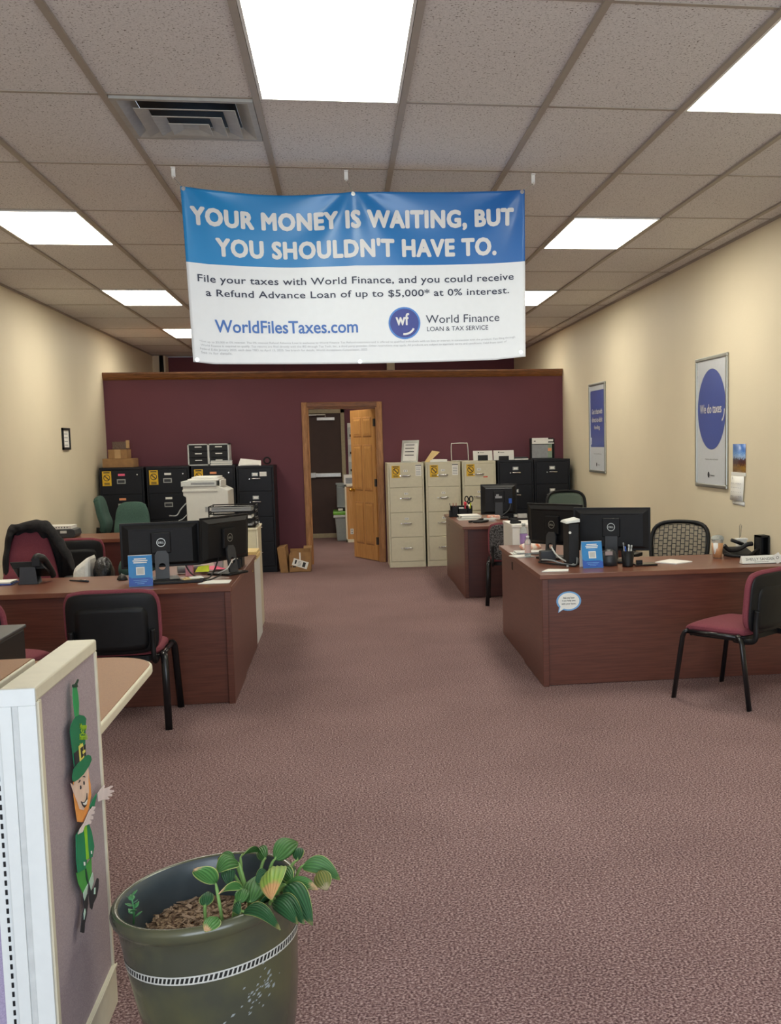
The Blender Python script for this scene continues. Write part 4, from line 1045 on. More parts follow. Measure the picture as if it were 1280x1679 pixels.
WM().box(-1.86, -1.795, 10.58, 10.64, .731, .80).build('adapter', WHT, t, bev=.008); WM().box(-1.85, -1.805, 10.59, 10.63, .80, .85).build('plug', DGRY, t, bev=.006)

t = thing('beige_cabinet', 'low beige cabinet beside the aisle behind the left front desk', 'cabinet', (-.98, 8.7, 0))
WM().box(-1.28, -.712, 8.42, 9.0, .0, .665).build('body', PANW, t, bev=.004)
WM().box(-1.30, -.70, 8.41, 9.01, .665, .69).build('cabinet_top', CREAM, t, bev=.004)
t = thing('beige_file_box', 'beige file cabinet carrying the black letter trays', 'cabinet', (-.95, 9.3, 0))
WM().box(-1.2, -.735, 9.03, 9.55, .0, .872).build('body', PUTTY, t, bev=.004); WM().box(-1.21, -.725, 9.02, 9.56, .872, .89).build('cabinet_top', CREAM, t, bev=.004)
WM().box(-.735, -.722, 9.03, 9.06, 0, .87).build('corner_post', CREAM, t)
papers('folder_stack', 'stack of manila folders overhanging the low beige cabinet', -1.05, -.70, 8.45, 8.75, .691, 5, .055, (MANI, PAPER, MANI, MANI), .018, 'folder')
t = thing('phone_handset', 'grey handset lying on the manila folders', 'handset', (-.87, 8.60, .747)); m = WM(); m.box(-.93, -.82, 8.57, 8.63, .748, .77, 0); m.hexa([(-.93, 8.57, .77), (-.82, 8.57, .77), (-.82, 8.63, .77), (-.93, 8.63, .77)], [(-.92, 8.58, .81), (-.85, 8.58, .795), (-.85, 8.62, .795), (-.92, 8.62, .81)], 1); m.build('handset', [DGRY, LGRY], t, bev=.004)
t = thing('letter_trays', 'black three-tier wire letter trays holding papers on the beige cabinet', 'letter tray', (-.93, 9.3, .891))
for k in range(3):
    z = .905 + .062 * k; x0, x1, y0, y1 = -1.12, -.745, 9.06, 9.38; m = WM()
    for a, c in (((x0, y0), (x1, y0)), ((x1, y0), (x1, y1)), ((x1, y1), (x0, y1)), ((x0, y1), (x0, y0))):
        for dz in (0, .045): m.tube([(a[0], a[1], z + dz), (c[0], c[1], z + dz)], .0045, 6)
    m.box(x0, x1, y0, y1, z - .003, z)
    for a in ((x0, y0), (x1, y0), (x1, y1), (x0, y1)): m.tube([(a[0], a[1], z - .012), (a[0], a[1], z + .05)], .005, 6)
    o = m.build('tray', BLK, t)
    m = WM(); m.box(x0 + .02, x1 - .03, y0 + .012, y1 - .02, z + .001, z + .02 + .008 * k); m.hexa([(x0 + .03, y0 + .01, z + .03), (x1 - .06, y0 + .01, z + .024), (x1 - .06, y1 - .03, z + .024), (x0 + .03, y1 - .03, z + .03)], [(x0 + .03, y0 + .01, z + .034), (x1 - .06, y0 + .01, z + .030), (x1 - .06, y1 - .03, z + .030), (x0 + .03, y1 - .03, z + .034)]); m.build('papers', PAPG if k != 1 else PAPER, o)
t = thing('fax_machine', 'small black and white machine on the desk by the left wall', 'printer', (-2.72, 10.68, .731))
m = WM(); m.prism([(-2.86, .732), (-2.58, .732), (-2.56, .76), (-2.57, .805), (-2.60, .815), (-2.86, .815)], 'y', 10.55, 10.80, 0); m.box(-2.70, -2.64, 10.545, 10.551, .775, .80, 1); m.build('case', [DGRY, LGRY], t, bev=.006)
m = WM(); m.box(-2.86, -2.60, 10.56, 10.79, .816, .846, 0)
for k in range(9): m.box(-2.84 + .025 * k, -2.832 + .025 * k, 10.558, 10.561, .826, .838, 1)
m.build('paper_shelf', [WHT, DGRY], t)

# ------------------------------------------------------------------ monitors
def monitor(label, loc, rz, w=.50, h=.30, z0=.085, logo=True, neck='hole', group='black computer monitors'):
    t = thing('computer_monitor', label, 'monitor', loc, rz, group)
    tl = -.05   # panel leans back
    def pt(x, z, d): return (x, d + tl * (z - .2), z)
    m = M(); x = w / 2; z1 = z0 + h
    a = [pt(-x, z0, -.004), pt(x, z0, -.004), pt(x, z1, -.004), pt(-x, z1, -.004)]
    c = [pt(-x, z0, -.018), pt(x, z0, -.018), pt(x, z1, -.018), pt(-x, z1, -.018)]
    m.hexa(a, c)
    ins = .012
    m.hexa([pt(-x + ins, z0 + ins, -.018), pt(x - ins, z0 + ins, -.018), pt(x - ins, z1 - ins, -.018), pt(-x + ins, z1 - ins, -.018)],
           [pt(-x + .05, z0 + .03, -.038), pt(x - .05, z0 + .03, -.038), pt(x - .05, z1 - .04, -.038), pt(-x + .05, z1 - .04, -.038)])
    m.build('casing', BLK, t, bev=.003)
    m = M(); m.hexa([pt(-x + .008, z0 + .012, -.0035), pt(x - .008, z0 + .012, -.0035), pt(x - .008, z1 - .008, -.0035), pt(-x + .008, z1 - .008, -.0035)], [pt(-x + .008, z0 + .012, -.002), pt(x - .008, z0 + .012, -.002), pt(x - .008, z1 - .008, -.002), pt(-x + .008, z1 - .008, -.002)]); m.build('screen', BLKG, t)
    m = M(); m.hexa([pt(-x * .72, z1 - .050, -.036), pt(x * .72, z1 - .050, -.036), pt(x * .72, z1 - .044, -.036), pt(-x * .72, z1 - .044, -.036)], [pt(-x * .72, z1 - .050, -.0388), pt(x * .72, z1 - .050, -.0388), pt(x * .72, z1 - .044, -.0388), pt(-x * .72, z1 - .044, -.0388)]); m.build('vent_slot', BLKG if logo else GRY, t)
    m = M(); m.hexa([pt(-.062, .175, -.04), pt(.062, .175, -.04), pt(.062, .31, -.04), pt(-.062, .31, -.04)], [pt(-.058, .178, -.056), pt(.058, .178, -.056), pt(.058, .306, -.056), pt(-.058, .306, -.056)]); m.build('mount_cover', BLK, t, bev=.003)
    if logo:
        m = M(); O = Vector(pt(0, .245, -.0575)); m.ring(O, X_, Z_, .0235, .028, 32); m.text('DELL', O, X_, Z_, .036, .013, 0, .03); m.build('logo', ALU, t, fix=False)
    else:
        m = M(); m.box(-.04, .035, -.064, -.058, .225, .25, 0); m.box(-.03, .0, -.0645, -.058, .25, .27, 0); m.build('label', GRY, t)
    if neck == 'hole':   # neck plate with a round cable opening
        m = M(); n = 24; r = .022; cz = .092
        def P(x, z): return (x, -.055 - .06 * (.19 - z) / .19 * 0 - .02 + .10 * (z - .19) * -.3, z)
        for s in (0, 1):
            pass
        outer = []
        for k in range(n):
            a_ = 2 * PI * k / n; c_, s_ = math.cos(a_), math.sin(a_)
            fx = .043 / abs(c_) if abs(c_) > 1e-6 else 9; fz = (.10 if s_ > 0 else .082) / abs(s_) if abs(s_) > 1e-6 else 9
            f = min(fx, fz); outer.append((c_ * f, cz + s_ * f))
        inner = [(r * math.cos(2 * PI * k / n), cz + r * math.sin(2 * PI * k / n)) for k in range(n)]
        yy = lambda z: -.062 - .12 * (.2 - z)
        for th in (0, .014):
            A = [m.b.verts.new((x, yy(z) + th, z)) for x, z in outer]; B = [m.b.verts.new((x, yy(z) + th, z)) for x, z in inner]
            for k in range(n): m.face([A[k], A[(k + 1) % n], B[(k + 1) % n], B[k]])
            if th == 0: A0, B0 = A, B
            else:
                for k in range(n): m.face([A0[k], A0[(k + 1) % n], A[(k + 1) % n], A[k]]); m.face([B0[k], B[k], B[(k + 1) % n], B0[(k + 1) % n]])
        m.build('stand_neck', DGRY, t)
    else:
        m = M(); m.box(-.045, .045, -.055, -.02, .02, .2); m.build('stand_neck', DGRY, t, bev=.004)
    m = M(); m.prism(rrect(-.105, .105, -.13, .07, .025), 'z', .001, .014); m.build('stand_base', BLK, t, bev=.003)
    return t
mon_a = monitor('black monitor with round logo on the left front desk, seen squarely from behind', (-1.175, 6.98, TOPZ), .22, .49, .292, .082)
mon_b = monitor('black monitor turned away at the aisle end of the left front desk', (-.805, 7.18, TOPZ), 1.02, .50, .30, .09)
monitor('wide black monitor with round logo on the right front desk, behind the pen cup', (1.845, 7.08, TOPZ), -.38, .535, .30, .078, neck='block')
monitor('black monitor turned sideways at the left end of the right front desk', (1.52, 7.42, TOPZ), -.86, .50, .30, .095)
mon_c = monitor('square black monitor with blue cable plug on the second right-hand desk', (1.70, 11.45, TOPZ), -.12, .40, .335, .045, logo=False, neck='block')
m = WM(); m.box(1.80, 1.83, 11.35, 11.385, .90, .95, 0); m.tube(smooth_path([(1.815, 11.36, .90), (1.80, 11.33, .84), (1.74, 11.30, .79), (1.66, 11.3, .745), (1.6, 11.32, .738)]), .006, 8, 1)
attach(m.build('video_cable', [BLUED, DGRY]), mon_c)

# ------------------------------------------------------------------ small things on the desks
def tent_card(label, loc, rz, h=.19, w=.14):
    t = thing('tent_card', label, 'sign', loc, rz, 'blue tent cards')
    d = .045
    def fp(x, q, off=0): return (x, -d + d * q - off, h * q)
    m = M(); x = w / 2
    m.hexa([fp(-x, 0), fp(x, 0), (x, -d + .0015, 0), (-x, -d + .0015, 0)], [fp(-x, 1), fp(x, 1), (x, .0015, h), (-x, .0015, h)], 0)
    m.build('front_card', [BLUE], t)
    m = M(); e = .0007
    m.poly([fp(-x, .02, e), fp(x, .02, e), fp(x, .22, e), fp(x * .75, .27, e), fp(-x * .75, .27, e), fp(-x, .33, e)], 0)
    for k, (ww, q) in enumerate(((.5, .86), (.62, .80), (.56, .74))): m.poly([fp(-x * ww, q, .001), fp(x * ww, q, .001), fp(x * ww, q + .035, .001), fp(-x * ww, q + .035, .001)], 1)
    m.poly([fp(-x * .35, .665, .001), fp(x * .35, .665, .001), fp(x * .35, .685, .001), fp(-x * .35, .685, .001)], 2)
    m.poly([fp(-x * .36, .36, .001), fp(x * .36, .36, .001), fp(x * .36, .62, .001), fp(-x * .36, .62, .001)], 1)
    m.poly([fp(-x * .28, .39, .0014), fp(x * .28, .39, .0014), fp(x * .28, .59, .0014), fp(-x * .28, .59, .0014)], 3)
    for k, ww in enumerate((.62, .5, .3)): m.poly([fp(-x * ww, .19 - .055 * k, .001), fp(x * ww, .19 - .055 * k, .001), fp(x * ww, .205 - .055 * k, .001), fp(-x * ww, .205 - .055 * k, .001)], 2)
    m.build('printed_panel', [BLUED, PAPER, SKYB, LGRY], t, fix=False)
    m = M(); m.hexa([(-x, d, 0), (x, d, 0), (x, d - .0015, 0), (-x, d - .0015, 0)], [(-x, 0, h), (x, 0, h), (x, -.0015, h), (-x, -.0015, h)]); m.build('back_card', PAPER, t)
    return t
tent_card('blue tent card on the left front desk, white edge showing', (-1.255, 6.70, TOPZ + .001), .16)
tent_card('blue tent card on the right front desk above the speech bubble sticker', (1.625, 6.785, TOPZ + .001), .04, .175)

t = thing('desk_phone', 'black desk phone on its stand on the left front desk', 'phone', (-2.0, 7.03, TOPZ), .1)
m = M(); m.hexa([(-.09, -.05, .105), (.105, -.05, .095), (.115, .08, .03), (-.085, .08, .03)], [(-.11, -.03, .145), (.07, -.03, .145), (.125, .11, .05), (-.09, .11, .05)]); m.build('body', BLK, t, bev=.005)
m = M(); m.prism([(-.055, .001), (.055, .001), (.045, .11), (-.045, .11)], 'y', -.065, -.055); m.hexa([(-.06, -.06, .001), (.06, -.06, .001), (.06, .07, .001), (-.06, .07, .001)], [(-.055, -.06, .01), (.055, -.06, .01), (.055, .06, .04), (-.055, .06, .04)]); m.build('stand', DGRY, t)
m = M(); m.tube(smooth_path([(.045, -.055, .14), (.06, -.04, .165), (.085, .02, .15), (.115, .08, .07), (.125, .10, .03)]), [.02] * 25, 8, flat=1.5); m.box(.03, .075, -.075, -.04, .115, .165); m.build('handset', BLK, t)
papers('paper_stack', 'white papers and a blue pad at the left end of the left front desk', -2.35, -2.10, 6.98, 7.14, TOPZ + .001, 3, .018, (BLUED, PAPER, PAPER), .02, 'paper stack')
t = thing('ballpoint_pen', 'dark pen lying on the left front desk between phone and tent card', 'pen', (-1.69, 7.01, TOPZ), 0)
WM().tube([(-1.765, 7.06, TOPZ + .006), (-1.63, 6.97, TOPZ + .006)], [.0045, .006], 8).build('barrel', INK, t); WM().tube([(-1.64, 6.975, TOPZ + .014), (-1.69, 7.008, TOPZ + .013)], .0018, 6).build('pocket_clip', CHROME, t)
t = thing('computer_mouse', 'black computer mouse beside the left tent card', 'mouse', (-1.435, 7.04, TOPZ + .001), .3)
m = M(); m.sheet(lambda u, v: (lambda q: (q[0] * .033, q[1] * .058, .002 + .032 * (1 - q[2] ** 3)))(sq(2 * u - 1, 2 * v - 1, 2.6)), 10, 10, .002); m.build('shell', BLK, t); M().box(-.004, .004, .02, .036, .03, .036).build('scroll_wheel', GRY, t)
t = thing('envelope', 'white envelope lying at the right corner of the left front desk', 'envelope', (-.81, 6.72, TOPZ + .001)); WM().prism([(-.91, 6.66), (-.72, 6.65), (-.72, 6.80), (-.86, 6.82)], 'z', TOPZ + .001, TOPZ + .004).build('envelope', PAPER, t)
papers('folder_stack', 'manila papers fanned out between the two left monitors', -1.01, -.93, 6.80, 6.90, TOPZ + .001, 5, .022, (MANI, PAPER, MANI), .03, 'folder', rz=.3)
papers('pink_paper', 'bright pink sheet between the two left monitors', -1.0, -.84, 7.2, 7.42, TOPZ + .024, 1, .003, (PINK,), .0, 'paper', rz=.4)
t = thing('sticky_note', 'lime yellow sticky note standing on the papers between the left monitors', 'sticky note', (-.935, 7.12, TOPZ + .026)); m = WM(); m.hexa([(-.985, 7.10, TOPZ + .026), (-.895, 7.10, TOPZ + .026), (-.895, 7.13, TOPZ + .026), (-.985, 7.13, TOPZ + .026)], [(-.965, 7.12, TOPZ + .06), (-.895, 7.12, TOPZ + .068), (-.895, 7.122, TOPZ + .068), (-.965, 7.122, TOPZ + .06)]); m.build('note', LIME, t)
t = thing('pink_sticky_notes', 'pale pink note pad beside the left monitor stand', 'sticky note', (-1.02, 7.0, TOPZ)); WM().box(-1.045, -1.0, 7.1, 7.16, TOPZ + .001, TOPZ + .075).build('pad', pm('pale_pink', '#F2A8B4', .7), t)
t = thing('rolled_cloth', 'dark grey rolled cloth behind the left monitor stand', 'cloth', (-.98, 7.28, TOPZ)); WM().tube([(-1.12, 7.25, TOPZ + .028), (-.93, 7.30, TOPZ + .028)], [.025, .02], 10).build('roll', GRY, t)
t = thing('keyboard', 'black computer keyboard in front of the left monitor', 'keyboard', (-1.05, 6.75, TOPZ + .001), .12); m = M(); m.box(-.16, .16, -.03, .03, .0, .014); m.build('tray', BLK, t, bev=.003)
attach(WM().tube(smooth_path([(-1.10, 7.12, TOPZ + .2), (-1.02, 7.05, TOPZ + .05), (-.96, 6.95, TOPZ + .015), (-.90, 6.86, TOPZ + .009), (-.86, 6.95, TOPZ + .02), (-.83, 7.1, TOPZ + .12), (-.85, 7.16, TOPZ + .22)]), .005).build('video_cable', BLK), mon_b)
attach(WM().tube(smooth_path([(-1.07, 6.9, TOPZ + .007), (-1.0, 6.80, TOPZ + .007), (-.92, 6.84, TOPZ + .007), (-.86, 6.80, TOPZ + .007), (-.80, 6.95, TOPZ + .02)]), .005).build('power_cable', BLK), mon_a)
attach(WM().tube(smooth_path([(-.83, 7.04, TOPZ + .02), (-.77, 7.03, TOPZ + .05), (-.745, 7.1, TOPZ + .09), (-.73, 7.16, TOPZ + .10)]), .004).build('power_cable', LGRY), mon_b)
t = thing('mini_computer', 'slim black computer standing at the aisle end of the left front desk', 'computer', (-.73, 7.6, TOPZ)); WM().box(-.745, -.715, 7.50, 7.68, TOPZ + .001, TOPZ + .235).build('case', BLK, t, bev=.003)
m = WM()
for z in (.20, .13): m.tube([(-.73, 7.50, TOPZ + z), (-.73, 7.494, TOPZ + z)], .012, 14)
m.build('status_button', LGRY, t)
t = thing('card_reader', 'small black card terminal beside the left aisle monitor', 'terminal', (-.78, 7.36, TOPZ)); m = WM(); m.hexa([(-.78, 7.42, TOPZ + .001), (-.72, 7.42, TOPZ + .001), (-.72, 7.48, TOPZ + .001), (-.78, 7.48, TOPZ + .001)], [(-.77, 7.43, TOPZ + .07), (-.725, 7.43, TOPZ + .07), (-.72, 7.48, TOPZ + .06), (-.775, 7.48, TOPZ + .06)]); m.build('case', BLK, t, bev=.004); WM().box(-.90, -.84, 7.42, 7.48, TOPZ + .001, TOPZ + .12).build('receipt_box', LGRY, t)
def bottle(name, label, c, r, h, body, cap, fill=None, pump=False, labelmat=None, group=None):
    t = thing(name, label, 'bottle', c, 0, group)
    M().lathe([(0, 0), (r * .95, 0), (r, .006), (r, h * .72), (r * .8, h * .82), (r * .4, h * .88), (r * .4, h * .92)], (0, 0, .001), 20).build('bottle', body, t)
    if fill: M().lathe([(0, .003), (r * .9, .003), (r * .9, h * .55), (0, h * .55)], (0, 0, .001), 20).build('liquid', fill, t)
    if labelmat: M().lathe([(r * 1.02, h * .2), (r * 1.02, h * .6)], (0, 0, .001), 20).build('label', labelmat, t)
    m = M(); m.lathe([(0, h * .90), (r * .5, h * .90), (r * .5, h), (0, h)], (0, 0, .001), 16)
    if pump: m.tube([(0, 0, h), (0, 0, h + .035)], .004); m.tube([(0, 0, h + .033), (r * 1.3, 0, h + .028)], [.007, .004], 8)
    m.build('cap', cap, t)
    return t
bottle('glue_bottle', 'white bottle with green label behind the left aisle monitor', (-.80, 8.05, TOPZ), .03, .185, WHT, WHT, labelmat=pm('green_label', '#6FA888', .5))

# right front desk
pc = t = thing('mini_computer', 'slim black computer with grey top standing between the right front monitors', 'computer', (1.53, 7.0, TOPZ))
WM().box(1.50, 1.575, 6.92, 7.10, TOPZ + .001, TOPZ + .285).build('case', BLK, t, bev=.006)
m = WM(); m.hexa([(1.48, 6.91, TOPZ + .286), (1.58, 6.91, TOPZ + .295), (1.58, 7.1, TOPZ + .295), (1.48, 7.1, TOPZ + .286)], [(1.49, 6.92, TOPZ + .30), (1.58, 6.92, TOPZ + .318), (1.58, 7.1, TOPZ + .318), (1.49, 7.1, TOPZ + .30)]); m.build('grey_lid', LGRY, t, bev=.004)
WM().tube([(1.51, 6.92, TOPZ + .225), (1.51, 6.915, TOPZ + .225)], .009, 14).build('power_button', WHT, t)
t = thing('desk_cup', 'black mesh pencil cup full of pens on the right front desk', 'pen cup', (1.868, 6.76, TOPZ + .001))
M().lathe([(.034, 0), (.044, .105), (.0415, .105), (.032, .004), (0, .004)], (0, 0, 0), 24).build('cup', BLK, t); M().lathe([(0, 0), (.036, 0), (.036, .006)], (0, 0, 0), 24).build('cup_base', BLKG, t)
rng = random.Random(4)
for k, (dx, dy, hh, mt) in enumerate(((-.028, .0, .16, GRY), (-.014, .014, .155, BLK), (.002, -.016, .148, LGRY), (.014, .008, .14, GRY), (.024, -.006, .142, LGRY), (.03, .012, .135, DGRY), (-.02, -.018, .135, BLUED))):
    p = thing('pen', ('grey pen, tallest in the black pencil cup', 'black pen in the pencil cup behind the tallest grey one', 'light grey pen at the front of the pencil cup', 'grey pen near the middle of the pencil cup', 'light grey pen leaning right in the pencil cup', 'dark pen at the right rim of the pencil cup', 'blue pen at the left front of the pencil cup')[k], 'pen', (1.868, 6.76, TOPZ + .001), 0, 'pens in the pencil cup')
    M().tube([(dx * .5, dy * .5, .008), (dx, dy, hh - .02)], .0045, 8).build('barrel', mt, p); M().tube([(dx, dy, hh - .02), (dx * 1.08, dy * 1.08, hh)], .0052, 8).build('pen_cap', mt, p)
t = thing('tape_dispenser', 'black desk gadget standing left of the pencil cup', 'dispenser', (1.78, 6.83, TOPZ)); m = WM(); m.lathe([(0, .001), (.055, .001), (.058, .03), (.05, .09), (.02, .11), (0, .11)], (1.765, 6.86, TOPZ), 20); m.build('body', DGRY, t); WM().box(1.725, 1.775, 6.80, 6.81, TOPZ + .075, TOPZ + .10).build('tag', pm('rose_grey', '#A08E8C', .5), t)
t = thing('flat_phone', 'black tablet lying right of the pencil cup', 'phone', (1.99, 6.80, TOPZ)); WM().box(1.92, 2.07, 6.74, 6.86, TOPZ + .001, TOPZ + .012).build('case', BLKG, t, bev=.003); WM().box(1.95, 1.99, 6.83, 6.85, TOPZ + .012, TOPZ + .03).build('puck', BLK, t)
t = thing('paper_pad', 'white paper pad lying on the right front desk left of the iced coffee', 'paper', (2.22, 6.9, TOPZ)); WM().prism([(2.10, 6.90), (2.205, 6.765), (2.35, 6.86), (2.245, 7.03)], 'z', TOPZ + .001, TOPZ + .008).build('sheets', PAPER, t)
t = thing('white_note', 'white folded paper at the left front corner of the right desk', 'paper', (1.33, 6.7, TOPZ)); WM().prism([(1.255, 6.62), (1.43, 6.615), (1.45, 6.70), (1.32, 6.74)], 'z', TOPZ + .001, TOPZ + .006).build('sheet', PAPER, t)
t = thing('iced_coffee', 'clear plastic cup of iced coffee with dome lid on the right front desk', 'cup', (2.60, 7.05, TOPZ + .001))
M().lathe([(0, 0), (.030, 0), (.042, .13), (.0405, .13), (.029, .003), (0, .003)], (0, 0, 0), 24).build('cup', CLEAR, t)
M().lathe([(0, .004), (.0312, .004), (.0408, .108), (0, .108)], (0, 0, 0), 24).build('coffee', TEAP, t)
M().lathe([(.044, .128), (.046, .134), (.043, .15), (.026, .16), (.012, .162)], (0, 0, 0), 24).build('lid', CLEAR, t)
m = M(); m.sheet(lambda u, v: ((.0345 + .0075 * v + .0008) * math.cos(-2.7 + .9 * u), (.031 + .010 * v + .0008) * math.sin(-2.7 + .9 * u), .03 + .08 * v), 6, 2, .0004); m.build('order_label', PAPER, t)
t = thing('desk_phone', 'black desk phone with curved handset at the right end of the front desk', 'phone', (2.79, 7.13, TOPZ))
m = WM(); m.prism([(7.06, .001 + TOPZ), (7.22, .001 + TOPZ), (7.24, TOPZ + .06), (7.05, TOPZ + .02)], 'x', 2.70, 2.88); m.build('body', BLK, t, bev=.01)
m = WM(); m.tube(smooth_path([(2.66, 7.08, TOPZ + .085), (2.70, 7.08, TOPZ + .05), (2.77, 7.08, TOPZ + .055), (2.83, 7.08, TOPZ + .085), (2.87, 7.08, TOPZ + .09)]), .02, 8, flat=.8); m.tube([(2.74, 7.15, TOPZ + .115), (2.83, 7.15, TOPZ + .08)], .013); m.build('handset', BLK, t)
WM().tube(smooth_path([(2.655, 7.06, TOPZ + .02), (2.72, 7.0, TOPZ + .015), (2.80, 6.98, TOPZ + .02), (2.90, 7.03, TOPZ + .06)]), .011).build('coiled_cord', BLK, t)
t = thing('white_box', 'small white box behind the phone on the right front desk', 'box', (2.85, 7.20, TOPZ)); WM().box(2.83, 2.90, 7.255, 7.30, TOPZ + .001, TOPZ + .10).build('box', WHT, t, bev=.004); WM().box(2.825, 2.905, 7.25, 7.305, TOPZ + .10, TOPZ + .112).build('lid', WHT, t)
t = thing('wire_note_holder', 'thin wire note holder standing behind the phone by the right wall', 'note holder', (2.88, 7.25, TOPZ)); WM().tube([(2.865, 7.31, TOPZ + .004), (2.865, 7.31, TOPZ + .20), (2.873, 7.31, TOPZ + .215), (2.88, 7.31, TOPZ + .20), (2.872, 7.31, TOPZ + .12)], .0022, 6).build('wire', DGRY, t); WM().tube([(2.868, 7.307, TOPZ + .001), (2.868, 7.307, TOPZ + .006)], .02, 14).build('foot', DGRY, t)
t = thing('black_speaker', 'black rectangular box standing at the right end of the front desk', 'speaker', (2.94, 7.1, TOPZ)); m = WM(); x0, x1, y0, y1, z0, z1 = 2.90, 2.974, 7.02, 7.12, TOPZ + .001, TOPZ + .15
for b in ((x0, x0 + .012, y0, y1, z0, z1), (x1 - .012, x1, y0, y1, z0, z1), (x0, x1, y0, y1, z0, z0 + .012), (x0, x1, y0, y1, z1 - .012, z1), (x0, x1, y1 - .02, y1, z0, z1)): m.box(*b)
m.build('case', BLK, t)
t = thing('name_plate', 'white desk name plate at the right end of the front desk', 'name plate', (2.78, 6.68, TOPZ))
m = WM(); m.hexa([(2.625, 6.64, TOPZ + .001), (2.935, 6.64, TOPZ + .001), (2.935, 6.70, TOPZ + .001), (2.625, 6.70, TOPZ + .001)], [(2.625, 6.665, TOPZ + .053), (2.935, 6.665, TOPZ + .053), (2.935, 6.675, TOPZ + .053), (2.625, 6.675, TOPZ + .053)]); m.build('plate', PAPER, t)
Vn = Vector((0, .025, .052)).normalized(); m = WM(); m.text('SHELLY SANDERS', (2.76, 6.6535, TOPZ + .031), X_, Vn, .215, .019, 0, .0); m.text('BRANCH MANAGER', (2.76, 6.6445, TOPZ + .013), X_, Vn, .10, .006); m.build('lettering', INK, t, fix=False)
WM().box(2.625, 2.935, 6.636, 6.71, TOPZ + .0005, TOPZ + .004).build('base_strip', DGRY, t)
t = thing('hang_tag', 'white tag with a round mark leaning on the name plate', 'tag', (2.89, 6.63, TOPZ)); m = WM(); m.box(-.024, .024, -.001, .001, -.033, .033, 0); m.ring((0, -.0015, .005), X_, Z_, .007, .010, 16, 1); m.xf(Matrix.Translation((2.865, 6.625, TOPZ + .036)) @ Matrix.Rotation(-.5, 4, 'Y')); m.build('tag', [PAPER, INK], t)
bottle('sanitizer_bottle', 'clear pump bottle with pale label at the left edge of the right front desk', (1.325, 7.52, TOPZ), .024, .155, CLEAR, WHT, None, False, pm('rose_label', '#D8B8AE', .5))
bottle('spray_bottle', 'clear bottle with lavender label in front of the white cabinet', (1.40, 8.12, TOPZ), .031, .20, CLEAR, CLEAR, None, False, LAV)
t = thing('snack_bag', 'orange and white snack bag lying on the right front desk', 'snack bag', (1.42, 7.95, TOPZ)); m = WM(); lump(m, (1.415, 7.90, TOPZ + .036), .085, .05, .035, 9, .10); m.build('bag', SNK, t)
papers('paper_stack', 'loose white papers on the left arm of the right front desk', 1.27, 1.49, 7.68, 7.84, TOPZ + .001, 5, .02, (PAPER, LGRY, PAPER), .03, 'paper stack')
papers('flyer', 'white sheet overhanging the aisle edge of the right front desk', 1.215, 1.36, 7.50, 7.64, TOPZ + .001, 2, .006, (PAPER,), .01, 'paper', rz=.3)
t = thing('power_brick', 'grey power brick among the cables on the right front desk', 'power adapter', (1.39, 7.30, TOPZ)); WM().box(1.36, 1.47, 7.20, 7.27, TOPZ + .001, TOPZ + .075).build('brick', DGRY, t, bev=.006)
for k, (pts, mt, lb) in enumerate(((((1.44, 7.22, TOPZ + .10), (1.46, 7.12, TOPZ + .05), (1.50, 7.02, TOPZ + .02), (1.53, 6.90, TOPZ + .01), (1.47, 6.84, TOPZ + .008)), LGRY, 'light grey cable curling down behind the left tent of cables on the right desk'),
        (((1.36, 7.15, TOPZ + .02), (1.40, 7.0, TOPZ + .03), (1.46, 6.93, TOPZ + .015), (1.54, 6.87, TOPZ + .01), (1.56, 6.95, TOPZ + .07)), GRY, 'grey cable arching in front of the upright computer'),
        (((1.33, 7.12, TOPZ + .008), (1.40, 6.98, TOPZ + .01), (1.47, 6.86, TOPZ + .012), (1.53, 6.83, TOPZ + .01), (1.56, 6.88, TOPZ + .05)), BLK, 'black cable lowest in the tangle on the right front desk'))):
    WM().tube(smooth_path(pts), .006).build('cable', mt, pc)
t = thing('white_cabinet', 'small white cabinet behind the left end of the right front desk', 'cabinet', (1.5, 8.75, 0)); WM().box(1.365, 1.80, 8.47, 8.95, .012, .87).build('body', WHT, t, bev=.006); WM().box(1.36, 1.805, 8.465, 8.955, .87, .895).build('cabinet_top', WHT, t, bev=.004)
for x in (1.40, 1.76):
    for y in (8.5, 8.92): WM().tube([(x, y, 0), (x, y, .014)], .015).build('foot', BLK, t)
t = thing('stapler', 'black stapler on the small white cabinet', 'stapler', (1.42, 8.6, .896)); m = WM(); m.box(1.37, 1.46, 8.58, 8.62, .896, .915); m.hexa([(1.37, 8.58, .915), (1.45, 8.58, .915), (1.45, 8.62, .915), (1.37, 8.62, .915)], [(1.375, 8.585, .945), (1.43, 8.585, .925), (1.43, 8.615, .925), (1.375, 8.615, .945)]); m.build('jaws', BLK, t, bev=.004)
bottle('hand_pump', 'white pump bottle near the right wall behind the right front monitors', (2.31, 10.6, TOPZ), .03, .13, WHT, WHT, None, True)
t = thing('black_bag', 'black pouch lying beside the white pump bottle', 'bag', (2.2, 10.7, TOPZ)); m = WM(); lump(m, (2.215, 10.75, TOPZ + .055), .12, .07, .055, 12, .2); m.build('pouch', CLOTHB, t)

